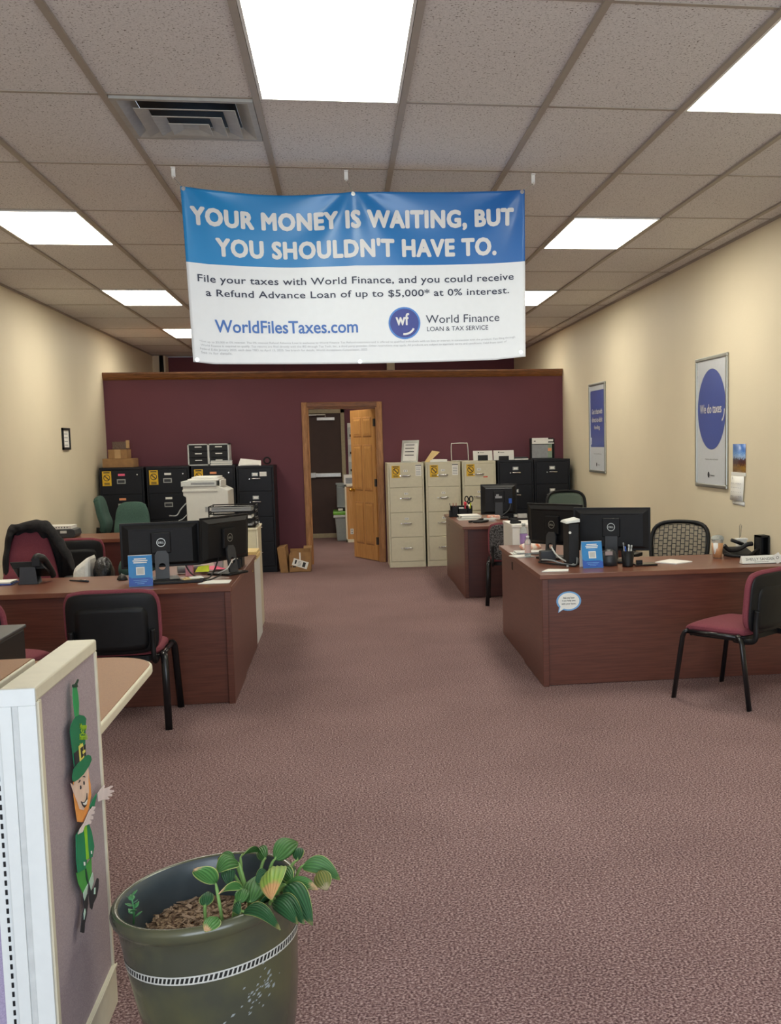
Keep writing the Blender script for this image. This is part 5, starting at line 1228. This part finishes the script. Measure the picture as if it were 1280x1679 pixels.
# second right desk
t = thing('desk_organizer', 'black mesh desk organizer with pencils and scissors on the second right desk', 'organizer', (1.33, 12.1, TOPZ))
m = WM()
for b in ((1.215, 1.30, 11.86, 11.87, .12), (1.215, 1.225, 11.86, 12.0, .12), (1.29, 1.30, 11.86, 12.0, .12), (1.215, 1.46, 12.0, 12.01, .12), (1.30, 1.46, 11.90, 11.91, .09), (1.45, 1.46, 11.90, 12.0, .12), (1.40, 1.41, 11.90, 12.0, .12), (1.19, 1.215, 11.84, 11.92, .075)): m.box(b[0], b[1], b[2], b[3], TOPZ + .003, TOPZ + b[4])
m.box(1.19, 1.46, 11.84, 12.01, TOPZ + .0005, TOPZ + .004); m.build('mesh_tray', BLK, t)
WM().box(1.31, 1.365, 11.92, 11.99, TOPZ + .005, TOPZ + .10).build('white_pad', PAPER, t)
rd = pm('pencil_red', '#8E2F2A', .5)
for k, (dx, mt, lb) in enumerate(((-.014, INK, 'dark pencil at the left of the mesh organizer'), (.012, rd, 'red pencil beside the dark one in the mesh organizer'), (.036, rd, 'red pencil leaning right in the mesh organizer'))):
    tag(WM().tube([(1.235 + dx * .6, 11.93, TOPZ + .006), (1.225 + dx * 1.5, 11.93, TOPZ + .155)], .004, 6).build('pencil', mt), lb, 'pencil', 'pencils in the mesh organizer')
t = thing('scissors', 'black-handled scissors standing in the mesh organizer', 'scissors', (1.43, 11.95, TOPZ))
for s in (-1, 1):
    m = WM(); m.tube([(1.43 + s * .008, 11.95, TOPZ + .006), (1.425 + s * .004, 11.95, TOPZ + .14)], .005, 6); o = m.build('blade', CHROME, t)
    m = WM(); c = (1.428 + s * .026, TOPZ + .195)
    m.tube([(c[0] + .020 * math.cos(a), 11.95, c[1] + .032 * math.sin(a)) for a in [2 * PI * k / 16 for k in range(17)]], .007, 8); m.tube([(1.425, 11.95, TOPZ + .14), (c[0] - s * .01, 11.95, TOPZ + .166)], .008); m.build('handle', BLK, t)
t = thing('highlighter', 'yellow highlighter in the mesh organizer right of the scissors', 'pen', (1.455, 11.94, TOPZ)); WM().tube([(1.437, 11.975, TOPZ + .005), (1.45, 11.975, TOPZ + .15)], .009, 10).build('barrel', LIME, t)
t = thing('red_marker', 'red marker with round cap in the mesh organizer', 'pen', (1.40, 11.94, TOPZ)); WM().tube([(1.385, 11.955, TOPZ + .005), (1.385, 11.955, TOPZ + .135)], .008, 10).build('barrel', pm('marker_red', '#D8324A', .4), t); WM().tube([(1.385, 11.955, TOPZ + .128), (1.385, 11.955, TOPZ + .165)], .016, 12).build('cap', MATS['marker_red'], t)
papers('envelope_stack', 'stack of white envelopes near the corner of the second right desk', 1.25, 1.47, 11.32, 11.56, TOPZ + .001, 6, .05, (PAPER, LGRY, PAPER), .025, 'envelopes')
papers('tissue_pack', 'crumpled white packets beside the square monitor', 1.46, 1.60, 11.0, 11.16, TOPZ + .001, 4, .03, (PAPER, LGRY), .02, 'packet')
t = thing('orange_packet', 'orange and white packet beside the square monitor', 'packet', (1.56, 11.3, TOPZ)); WM().box(1.54, 1.68, 11.22, 11.30, TOPZ + .001, TOPZ + .05).build('packet', SNK, t, bev=.01)
tag(WM().tube(smooth_path([(1.30, 10.92, TOPZ + .013), (1.36, 10.88, TOPZ + .02), (1.43, 10.95, TOPZ + .012), (1.50, 10.90, TOPZ + .02), (1.42, 10.84, TOPZ + .014), (1.34, 10.87, TOPZ + .015), (1.46, 11.0, TOPZ + .03)]), .011).build('coiled_cable', BLK), 'coiled black cable on the corner of the second right desk', 'cable')
t = thing('desk_caddy', 'small card holder and dark clutter right of the square monitor', 'organizer', (1.95, 11.3, TOPZ)); WM().box(1.88, 1.98, 11.25, 11.30, TOPZ + .001, TOPZ + .055).build('card', LGRY, t); WM().box(1.75, 2.15, 11.05, 11.18, TOPZ + .001, TOPZ + .02).build('tray', BLK, t, bev=.004)

# ------------------------------------------------------------------ workstation at the lower left
t = thing('cubicle_panel', 'short lilac fabric cubicle panel with cream frame beside the plant pot', 'partition panel', (-.728, 2.7, 0), 0, None)
x0, x1, y0, y1, h = -.768, -.690, 2.412, 3.0, 1.055
WM().box(x0 + .012, x1 - .006, y0 + .02, y1 - .01, .10, h - .03).build('fabric_panel', FABL, t)
m = WM(); m.box(x0, x1, y0 + .002, y1, h - .034, h); m.build('top_cap', CREAM, t, bev=.005)
m = WM(); m.box(x0, x1, y0 - .006, y0 + .002, h - .04, h - .001, 0); m.box(x0, x0 + .026, y0 - .006, y0, 0, h - .04, 0); m.box(x1 - .038, x1, y0 - .006, y0, 0, h - .04, 0); m.box(x0 + .026, x1 - .038, y0 - .003, y0, 0, h - .04, 1); m.box(x0 + .004, x1 - .001, y0, y0 + .035, 0, h - .034, 0)
m.build('end_cover', [PANW, LGRY], t, bev=.002)
m = WM()
for k, (a, c) in enumerate(((y0 + .008, y0 + .02), (y0 + .026, y0 + .038))): m.box(x1 - .004, x1 + .003 - .002 * k, a, c, .0, h - .034)
m.build('edge_molding', CREAM, t, bev=.002)
WM().box(x0, x1, y1 - .016, y1, .0, h - .034).build('far_post', CREAM, t, bev=.003)
m = WM(); m.box(x0 + .002, x1 + .004, y0 + .045, y1 - .004, .0, .115); m.box(x1 + .004, x1 + .008, y0 + .045, y1 - .004, .108, .118); m.build('kick_plate', CREAM, t, bev=.004)
t = thing('cubicle_panel', 'purple fabric cubicle panel at the left edge under the counter top', 'partition panel', (-1.2, 2.46, 0))
WM().box(-1.75, -.800, 2.425, 2.48, .08, .985).build('fabric_panel', FABP, t)
m = WM(); m.box(-.800, -.771, 2.420, 2.485, 0, .985, 0)
for k in range(38): m.box(-.784, -.779, 2.418, 2.421, .03 + .022 * k, .042 + .022 * k, 1)
m.build('slotted_post', [PANW, BLK], t)
WM().box(-1.75, -.80, 2.42, 2.485, 0, .08).build('kick_plate', CREAM, t)
m = WM(); m.prism([(2.40, .985), (2.424, .985), (2.424, .72), (2.418, .74)], 'x', -.812, -.800); m.build('bracket', CREAM, t)
t = thing('counter_top', 'brown counter top with cream edge on the purple panel', 'counter top', (-1.3, 2.7, .99))
WM().box(-1.75, -.850, 2.36, 2.99, .986, 1.010).build('slab', CREAM, t, bev=.004); WM().box(-1.745, -.857, 2.365, 2.983, 1.010, 1.0125).build('laminate', TAN, t)
t = thing('peninsula_table', 'brown table with rounded corner and cream edge behind the cubicle panel', 'table', (-1.4, 3.8, 0))
cor = [(-.985 + .22 * math.cos(a), 4.20 + .22 * math.sin(a)) for a in [PI / 2 * k / 10 for k in range(11)]]
def off(p, d): 
    out = []
    for (x, y) in p: out.append((x - d if x > -1.0 + d else x, y - d if y > 4.0 else y))
    return out
outl = [(-.765, 3.03)] + cor + [(-2.3, 4.42), (-2.3, 3.03)]
WM().prism(outl, 'z', .694, .727).build('table_edge', CREAM, t, bev=.006)
inn = [(-.775, 3.035)] + [(-.985 + .21 * math.cos(a), 4.20 + .21 * math.sin(a)) for a in [PI / 2 * k / 10 for k in range(11)]] + [(-2.29, 4.41), (-2.29, 3.035)]
WM().prism(inn, 'z', .727, .7295).build('table_top', TAN, t)
for x, y in ((-2.2, 3.15), (-2.2, 4.3), (-1.25, 3.6)): WM().tube([(x, y, 0), (x, y, .694)], .03, 14).build('leg', GRY, t)
t = thing('printer', 'black printer cut off by the left edge on the brown table', 'printer', (-1.4, 3.7, .73))
m = WM(); m.prism([(3.42, .7305), (3.92, .7305), (3.92, .945), (3.55, .945), (3.50, .86), (3.42, .84)], 'x', -1.62, -1.145); m.build('body', BLK, t, bev=.006)
m = WM(); m.box(-1.63, -1.140, 3.56, 3.93, .946, .958); m.build('lid', DGRY, t, bev=.004)
m = WM(); m.prism([(3.40, .835), (3.50, .87), (3.54, .92), (3.54, .935), (3.48, .885), (3.40, .85)], 'x', -1.58, -1.165); m.build('control_panel', BLKG, t, bev=.004)

# cardboard St. Patrick's decoration pinned to the panel
LEPCOL = {'ribbon': pm('ribbon_green', '#18A45C', .35), 'dark': pm('deep_green', '#12402E', .6), 'hat': pm('felt_green', '#0F7A50', .7), 'black': INK, 'yellow': pm('buckle_yellow', '#E8DC6A', .5), 'orange': pm('beard_orange', '#F0A050', .7, scale=40), 'skin': pm('card_skin', '#E9CDBB', .7), 'skinp': pm('card_skin_pale', '#E4D6D6', .7), 'white': PAPER, 'coat': pm('coat_green', '#12865A', .7), 'lime': pm('shirt_lime', '#93D42C', .6), 'green': pm('trouser_green', '#4CA548', .7), 'pale': pm('sock_pale', '#BCD8C8', .7)}
LEP = [
('ribbon',2,'ribbon',[(2.686,0.991),(2.722,0.983),(2.731,0.96),(2.733,0.938),(2.723,0.905),(2.689,0.915),(2.682,0.946),(2.681,0.972)]),
('ribbon',3,'dark',[(2.675,1.0),(2.699,0.996),(2.729,1.002),(2.741,0.997),(2.722,0.991),(2.728,0.982),(2.702,0.987),(2.675,0.993)]),
('hat',3,'hat',[(2.689,0.915),(2.727,0.91),(2.769,0.897),(2.79,0.884),(2.778,0.866),(2.763,0.822),(2.758,0.789),(2.647,0.801),(2.639,0.847),(2.629,0.894),(2.64,0.906),(2.663,0.913)]),
('hat',4,'black',[(2.647,0.834),(2.761,0.824),(2.758,0.793),(2.649,0.803)]),
('hat',5,'yellow',[(2.689,0.84),(2.727,0.837),(2.733,0.797),(2.692,0.799)]),
('hat',6,'black',[(2.7,0.831),(2.719,0.83),(2.723,0.806),(2.703,0.805)]),
('hat',7,'yellow',[(2.71,0.82),(2.734,0.818),(2.735,0.811),(2.712,0.813)]),
('hat',5,'hat',[(2.612,0.785),(2.628,0.8),(2.671,0.801),(2.741,0.798),(2.776,0.792),(2.801,0.781),(2.808,0.769),(2.783,0.762),(2.718,0.758),(2.666,0.762),(2.629,0.768),(2.613,0.776)]),
('head',1,'orange',[(2.643,0.762),(2.782,0.759),(2.795,0.748),(2.797,0.724),(2.807,0.704),(2.807,0.673),(2.769,0.647),(2.711,0.635),(2.658,0.656),(2.649,0.689),(2.639,0.728)]),
('head',2,'skin',[(2.613,0.77),(2.636,0.756),(2.649,0.762),(2.782,0.759),(2.789,0.747),(2.781,0.724),(2.78,0.694),(2.757,0.674),(2.718,0.665),(2.681,0.68),(2.662,0.707),(2.646,0.725),(2.628,0.747)]),
('head',3,'black',[(2.693,0.736),(2.699,0.736),(2.703,0.729),(2.698,0.726),(2.693,0.728)]),
('head',3,'black',[(2.727,0.736),(2.733,0.736),(2.737,0.729),(2.732,0.726),(2.727,0.729)]),
('head',3,'black',[(2.678,0.749),(2.694,0.752),(2.698,0.748),(2.684,0.748)]),
('head',3,'black',[(2.722,0.751),(2.736,0.749),(2.746,0.743),(2.744,0.742),(2.735,0.747),(2.724,0.749)]),
('head',3,'black',[(2.691,0.697),(2.707,0.689),(2.728,0.683),(2.747,0.686),(2.754,0.698),(2.755,0.679),(2.739,0.669),(2.721,0.67),(2.704,0.682)]),
('head',4,'white',[(2.702,0.688),(2.724,0.682),(2.748,0.682),(2.736,0.674),(2.722,0.676),(2.709,0.682)]),
('coat',2,'coat',[(2.78,0.652),(2.812,0.66),(2.86,0.661),(2.854,0.653),(2.815,0.63),(2.788,0.642)]),
('hand',4,'skinp',[(2.859,0.66),(2.89,0.662),(2.934,0.659),(2.944,0.653),(2.919,0.652),(2.959,0.643),(3.027,0.627),(3.039,0.62),(2.988,0.628),(3.047,0.606),(3.05,0.601),(2.99,0.616),(3.021,0.604),(3.02,0.598),(2.963,0.617),(2.988,0.603),(2.981,0.602),(2.912,0.625),(2.86,0.638)]),
('coat',3,'coat',[(2.624,0.635),(2.689,0.634),(2.708,0.619),(2.708,0.594),(2.714,0.537),(2.696,0.519),(2.622,0.539),(2.615,0.573)]),
('coat',3,'coat',[(2.723,0.623),(2.755,0.615),(2.779,0.582),(2.795,0.539),(2.771,0.52),(2.727,0.531),(2.721,0.577)]),
('shirt',4,'lime',[(2.696,0.632),(2.724,0.623),(2.725,0.575),(2.728,0.533),(2.705,0.539),(2.703,0.59)]),
('trousers',1,'green',[(2.62,0.54),(2.695,0.522),(2.771,0.518),(2.765,0.48),(2.737,0.466),(2.724,0.47),(2.707,0.497),(2.702,0.495),(2.718,0.47),(2.669,0.466),(2.634,0.507)]),
('trousers',2,'dark',[(2.7,0.517),(2.708,0.515),(2.723,0.471),(2.714,0.471),(2.701,0.496)]),
('coat',5,'white',[(2.747,0.545),(2.756,0.542),(2.755,0.534),(2.747,0.537)]),
('coat',5,'white',[(2.67,0.547),(2.682,0.542),(2.682,0.533),(2.671,0.537)]),
('sock',2,'pale',[(2.668,0.468),(2.718,0.471),(2.7,0.452),(2.668,0.443)]),
('sock',2,'pale',[(2.73,0.47),(2.77,0.478),(2.774,0.452),(2.739,0.441)]),
('shoe',3,'black',[(2.654,0.462),(2.667,0.445),(2.701,0.45),(2.696,0.424),(2.68,0.404),(2.657,0.393),(2.646,0.373),(2.636,0.377),(2.611,0.392),(2.634,0.421),(2.657,0.433)]),
('shoe',3,'black',[(2.718,0.471),(2.736,0.442),(2.769,0.439),(2.803,0.448),(2.815,0.444),(2.821,0.437),(2.813,0.417),(2.789,0.404),(2.753,0.402),(2.735,0.393),(2.717,0.406),(2.711,0.445)]),
('shoe',4,'pale',[(2.647,0.423),(2.661,0.429),(2.665,0.417),(2.646,0.407)]),
('shoe',4,'pale',[(2.764,0.439),(2.777,0.434),(2.77,0.419),(2.758,0.424)]),
('hand',6,'skinp',[(2.624,0.636),(2.65,0.642),(2.69,0.641),(2.743,0.651),(2.784,0.651),(2.808,0.642),(2.811,0.638),(2.787,0.638),(2.8,0.632),(2.795,0.627),(2.756,0.638),(2.783,0.624),(2.779,0.618),(2.739,0.631),(2.762,0.62),(2.756,0.615),(2.724,0.624),(2.692,0.632),(2.67,0.625)]),
]
t = thing('paper_decoration', "green cardboard St. Patrick's Day figure hanging on the lilac panel", 'decoration', (-.68, 2.7, .4))
parts = {}
for nme, layer, c, pts in LEP: parts.setdefault(nme, []).append((layer, c, pts))
XF = -.6835
names = {'ribbon': 'hanging_ribbon', 'hat': 'hat', 'head': 'head', 'coat': 'coat', 'hand': 'hand', 'shirt': 'shirt', 'trousers': 'trousers', 'sock': 'sock', 'shoe': 'shoe'}
for nme, lst in parts.items():
    cols = []; m = WM()
    for layer, c, pts in lst:
        if c not in cols: cols.append(c)
        b = XF + .0016 * layer
        m.prism([(p[0], p[1]) for p in pts], 'x', b, b + .0014, cols.index(c))
    if nme == 'hat':
        cols.append('limetext'); U = Vector((0, .0709, -.019)).normalized(); V = Vector((0, .06, .30)).normalized()
        for s_, (yy, zz), w, hh in (('Happy', (2.751, .8765), .070, .018), ('St.', (2.743, .866), .04, .013), ("Patrick's", (2.747, .852), .078, .016), ('Day', (2.722, .847 - .012), .034, .014)):
            m.text(s_, (XF + .0064 + .0001, yy, zz - .004), U, V, w, hh, len(cols) - 1, .03)
    mats = [pm('lime_lettering', '#B8E23A', .6) if c == 'limetext' else LEPCOL[c] for c in cols]
    m.build(names[nme], mats, t)

# ------------------------------------------------------------------ the potted hosta
PCX, PCY = -.385, 2.69
t = thing('potted_hosta', 'olive glazed pot with a drooping green hosta, lower left foreground', 'potted plant', (PCX, PCY, 0))
t.rotation_euler = (0, -.085, 0); t.location = (PCX + .038, PCY, .012)
PR = .235
prof = [(0, .0), (.166, .0), (.174, .012), (.186, .06), (.203, .16), (.215, .27), (.222, .36), (.224, .392), (.230, .398), (.236, .408), (.238, .420), (.234, .432), (.226, .437), (.217, .434), (.210, .424)]
def rad(z):
    for (r1, z1), (r2, z2) in zip(prof, prof[1:]):
        if z1 <= z <= z2 and z2 > z1: return r1 + (r2 - r1) * (z - z1) / (z2 - z1)
    return .2
m = M(); m.lathe(prof, (0, 0, 0), 72)
rng = random.Random(2)          # chalky scuffs on the glaze
for k in range(46):
    a = -PI / 2 + .62 + rng.gauss(0, .13); z = .225 + rng.gauss(0, .028) + (a + PI / 2 - .62) * .10; l = rng.uniform(.004, .014); w = rng.uniform(.0012, .0035); r = rad(z) + .0008
    da = l / r; m.poly([(r * math.cos(a), r * math.sin(a), z), (r * math.cos(a + da * .6), r * math.sin(a + da * .6), z + w * .3), (r * math.cos(a + da), r * math.sin(a + da), z + l * .5), (r * math.cos(a + da * .4), r * math.sin(a + da * .4), z + w + l * .25)], 1)
m.build('pot', [POTG, pm('chalk_scuff', '#8E9696', .8)], t, fix=False)
pot = [o for o in t.children][0]
m = M(); m.lathe([(.2165, .434), (.210, .424), (.206, .38), (.200, .30), (.196, .25)], (0, 0, 0), 72); m.build('pot_inner_wall', POTI, t, fix=False)
m = M(); zb = .302                       # painted rope band: two white rules and slanted ticks
for z0, z1 in ((zb - .011, zb - .007), (zb + .007, zb + .011)):
    m.lathe([(rad(z0) + .001, z0), (rad(z1) + .001, z1)], (0, 0, 0), 96, 0)
m.lathe([(rad(zb - .007) + .0006, zb - .007), (rad(zb + .007) + .0006, zb + .007)], (0, 0, 0), 96, 1)
for k in range(120):
    a = 2 * PI * k / 120; q = []
    for da, z in ((0, -.007), (.020, -.007), (.045, .007), (.025, .007)):
        r = rad(zb + z) + .0013; q.append((r * math.cos(a + da), r * math.sin(a + da), zb + z))
    m.poly(q, 0)
m.build('painted_band', [pm('band_white', '#C9CBC4', .4), pm('band_black', '#1D201E', .5)], pot, fix=False)
m = M()
def soil(u, v):
    a, r = u * 2 * PI, v * .2
    return (r * math.cos(a), r * math.sin(a), .325 + .012 * math.sin(r * 40 + a * 3) * v + .022 * math.exp(-((r * math.cos(a) - .05) ** 2 + (r * math.sin(a)) ** 2) / .008))
m.sheet(soil, 40, 14); m.build('soil', SOIL, t, fix=False)
so = [o for o in t.children if o.name.startswith('soil')][0]
m = M(); rng = random.Random(8)          # loose bark chips
for k in range(420):
    a, r = rng.uniform(0, 2 * PI), .19 * math.sqrt(rng.random()); x, y = r * math.cos(a), r * math.sin(a); z = soil(a / (2 * PI), r / .2)[2]
    l, w = rng.uniform(.006, .014), rng.uniform(.002, .005); R = Euler((rng.uniform(-.5, .5), rng.uniform(-.5, .5), rng.uniform(0, 6.3))).to_matrix()
    c = Vector((x, y, z + .003)); q = [c + R @ Vector(p) for p in ((-l, -w, 0), (l, -w, 0), (l, w, 0), (-l, w, 0))]; w2 = [p + R @ Vector((0, 0, .003)) for p in q]
    m.hexa(q, w2, k % 2)
o = m.build('bark_chips', [SOIL, pm('pale_bark', '#A68D76', .95)], so); o['kind'] = 'stuff'
def leafmat(name, c1, c2, tip, tpos):
    m_ = pm(name, c1, .42, spec=.4)
    nt = m_.node_tree; b = nt.nodes['Principled BSDF']
    tc = nt.nodes.new('ShaderNodeTexCoord'); sp = nt.nodes.new('ShaderNodeSeparateXYZ'); nt.links.new(tc.outputs['UV'], sp.inputs[0])
    wv = nt.nodes.new('ShaderNodeMath'); wv.operation = 'MULTIPLY'; wv.inputs[1].default_value = 2 * PI * 6.5; nt.links.new(sp.outputs['Y'], wv.inputs[0])
    sn = nt.nodes.new('ShaderNodeMath'); sn.operation = 'COSINE'; nt.links.new(wv.outputs[0], sn.inputs[0])
    mr = nt.nodes.new('ShaderNodeMapRange'); mr.inputs[1].default_value = -1; mr.inputs[2].default_value = 1; nt.links.new(sn.outputs[0], mr.inputs[0])
    mx = nt.nodes.new('ShaderNodeMix'); mx.data_type = 'RGBA'; mx.inputs[6].default_value = lin(c1); mx.inputs[7].default_value = lin(c2); nt.links.new(mr.outputs[0], mx.inputs[0])
    nz = nt.nodes.new('ShaderNodeTexNoise'); nz.inputs['Scale'].default_value = 60; nt.links.new(tc.outputs['Object'], nz.inputs['Vector'])
    ad = nt.nodes.new('ShaderNodeMath'); ad.operation = 'MULTIPLY_ADD'; ad.inputs[1].default_value = .35; nt.links.new(nz.outputs['Fac'], ad.inputs[0]); nt.links.new(sp.outputs['X'], ad.inputs[2])
    r2 = nt.nodes.new('ShaderNodeMapRange'); r2.inputs[1].default_value = tpos + .12; r2.inputs[2].default_value = tpos + .26; nt.links.new(ad.outputs[0], r2.inputs[0])
    m2 = nt.nodes.new('ShaderNodeMix'); m2.data_type = 'RGBA'; m2.inputs[7].default_value = lin(tip); nt.links.new(mx.outputs[2], m2.inputs[6]); nt.links.new(r2.outputs[0], m2.inputs[0])
    nt.links.new(m2.outputs[2], b.inputs['Base Color'])
    return m_
LM = {'g': leafmat('hosta_green', '#4E7C42', '#3E6836', '#A39A58', .98), 'd': leafmat('hosta_deep_green', '#31603A', '#264C2C', '#8F8650', .96), 'y': leafmat('hosta_yellow_green', '#8FA84A', '#789A44', '#BE9262', .72), 't': leafmat('hosta_brown_tip', '#588A4A', '#47773E', '#CBA882', .78), 'b': leafmat('hosta_faded', '#7D7A3C', '#5E6A36', '#A79A78', .8)}
MARGIN = pm('leaf_margin', '#A9B46A', .5)
STEM = pm('hosta_stem', '#86AE62', .5)
LEAVES = [
((-0.207, 2.7, 0.505),(-0.151, 2.78, 0.515),0.085,'g',0.035,(-0.24, 2.7, 0.4)),
((-0.133, 2.62, 0.514),(-0.04, 2.6, 0.478),0.075,'g',0.05,(-0.17, 2.66, 0.4)),
((-0.09, 2.58, 0.514),(-0.072, 2.55, 0.475),0.07,'b',0.01,None),
((-0.238, 2.78, 0.477),(-0.262, 2.85, 0.478),0.06,'g',0.02,(-0.26, 2.74, 0.4)),
((-0.299, 2.74, 0.501),(-0.256, 2.82, 0.482),0.05,'g',0.03,(-0.29, 2.7, 0.4)),
((-0.296, 2.66, 0.518),(-0.344, 2.6, 0.521),0.07,'g',0.04,(-0.27, 2.66, 0.4)),
((-0.31, 2.7, 0.506),(-0.354, 2.72, 0.51),0.06,'g',0.02,(-0.28, 2.7, 0.4)),
((-0.344, 2.58, 0.503),(-0.391, 2.56, 0.551),0.105,'t',0.03,(-0.33, 2.58, 0.385)),
((-0.374, 2.6, 0.438),(-0.371, 2.64, 0.457),0.06,'d',0.01,(-0.375, 2.6, 0.385)),
((-0.26, 2.55, 0.459),(-0.243, 2.66, 0.482),0.1,'g',0.02,(-0.27, 2.62, 0.4)),
((-0.199, 2.6, 0.517),(-0.2, 2.46, 0.501),0.115,'y',0.05,(-0.22, 2.66, 0.41)),
((-0.156, 2.56, 0.504),(-0.187, 2.64, 0.497),0.06,'g',0.02,(-0.2, 2.62, 0.41)),
((-0.172, 2.56, 0.492),(-0.092, 2.52, 0.491),0.05,'t',0.03,(-0.2, 2.62, 0.42)),
((-0.171, 2.54, 0.499),(-0.106, 2.44, 0.438),0.085,'d',0.06,(-0.21, 2.6, 0.42)),
((-0.196, 2.52, 0.474),(-0.124, 2.42, 0.452),0.07,'d',0.05,(-0.22, 2.58, 0.41)),
((-0.2, 2.5, 0.477),(-0.138, 2.4, 0.463),0.065,'d',0.04,(-0.22, 2.57, 0.41)),
((-0.271, 2.5, 0.458),(-0.177, 2.38, 0.461),0.055,'d',0.06,(-0.29, 2.56, 0.39)),
((-0.28, 2.56, 0.493),(-0.328, 2.5, 0.508),0.05,'t',0.03,(-0.31, 2.6, 0.39)),
((-0.283, 2.53, 0.469),(-0.27, 2.58, 0.48),0.055,'g',0.02,(-0.3, 2.57, 0.39)),
((-0.327, 2.46, 0.468),(-0.349, 2.4, 0.464),0.06,'t',0.01,None),
((-0.15, 2.72, 0.49),(-0.146, 2.76, 0.506),0.05,'d',0.02,(-0.2, 2.68, 0.41)),
((-0.246, 2.53, 0.454),(-0.21, 2.58, 0.442),0.07,'d',0.03,(-0.25, 2.6, 0.4)),
((-0.298, 2.55, 0.449),(-0.278, 2.5, 0.451),0.05,'d',0.03,(-0.29, 2.6, 0.39)),
((-0.188, 2.6, 0.471),(-0.155, 2.68, 0.486),0.05,'d',0.03,(-0.22, 2.65, 0.41)),
((-0.325, 2.68, 0.493),(-0.321, 2.66, 0.456),0.06,'d',0.03,(-0.28, 2.7, 0.4)),
((-0.211, 2.62, 0.488),(-0.251, 2.6, 0.483),0.06,'d',0.04,(-0.25, 2.65, 0.4)),
]
MI = (Matrix.Translation(t.location) @ Euler(t.rotation_euler).to_matrix().to_4x4()).inverted()
rng = random.Random(21)
for k, (nk, tp, w, mt, lift, root) in enumerate(LEAVES):
    nk, tp = MI @ Vector(nk), MI @ Vector(tp)
    mid = (nk + tp) / 2 + Vector((0, 0, lift))
    L_ = (tp - nk)
    side0 = L_.cross(Vector((0, 0, 1))); side0 = side0.normalized() if side0.length > 1e-5 else X_
    # blades lie open towards the viewer: side vector mostly across the picture
    view = Vector((.16, .98, -.12)).normalized(); side = L_.cross(view); side = side.normalized() if side.length > 1e-5 else side0
    side = (side * .75 + side0 * (.5 if side0.dot(side) > 0 else -.5)).normalized()
    def fn(u, v):
        c = nk * (1 - u) ** 2 + mid * 2 * u * (1 - u) + tp * u * u
        uu = min(max(u, .004), .996); ww = w * .5 * (uu ** .6 * (1 - uu) ** .8) / .60
        s = 2 * v - 1
        nrm_ = side.cross((tp - nk).normalized())
        return c + side * (ww * s) + nrm_ * (-.30 * ww * (1 - abs(s)) + .0013 * math.cos(2 * PI * 6.5 * v)) + Vector((0, 0, -.18 * ww * s * s))
    m = M(); m.sheet(fn, 16, 28, .0006, mfn=lambda u, v: 1 if abs(v - .5) > .475 and k % 3 else 0)
    lf = m.build('leaf', [LM[mt], MARGIN], t, fix=False)
    if root:
        ro = MI @ Vector(root); md = ro * .35 + nk * .65 + Vector((0, 0, .03))
        m = M(); m.tube(qbez(ro, md, nk, 10) + [nk * .75 + mid * .25], [.0042] * 8 + [.0034, .003, .0026, .0018], 8); m.build('stem', STEM, lf)
sp_ = M(); base = MI @ Vector((-.565, 2.68, .37)); tops = []
sp_.tube([base, base + Vector((.006, 0, .04)), base + Vector((.004, 0, .075))], [.003, .0025, .002], 6)
for k in range(9):
    a = k * 2.4; z = .018 + .0072 * k; c = base + Vector((.005, 0, z)); d = Vector((math.cos(a), math.sin(a) * .8, .35)).normalized()
    q = d.cross(Z_).normalized(); e = c + d * (.022 - .0006 * k)
    sp_.sheet(lambda u, v: c + (e - c) * u + q * ((2 * v - 1) * .0085 * math.sin(PI * max(.02, min(.98, u)) ** .9)) + Vector((0, 0, .004 * u)), 6, 4, .001)
sp_.build('seedling', pm('seedling_green', '#4F8F5A', .5), t, fix=False)
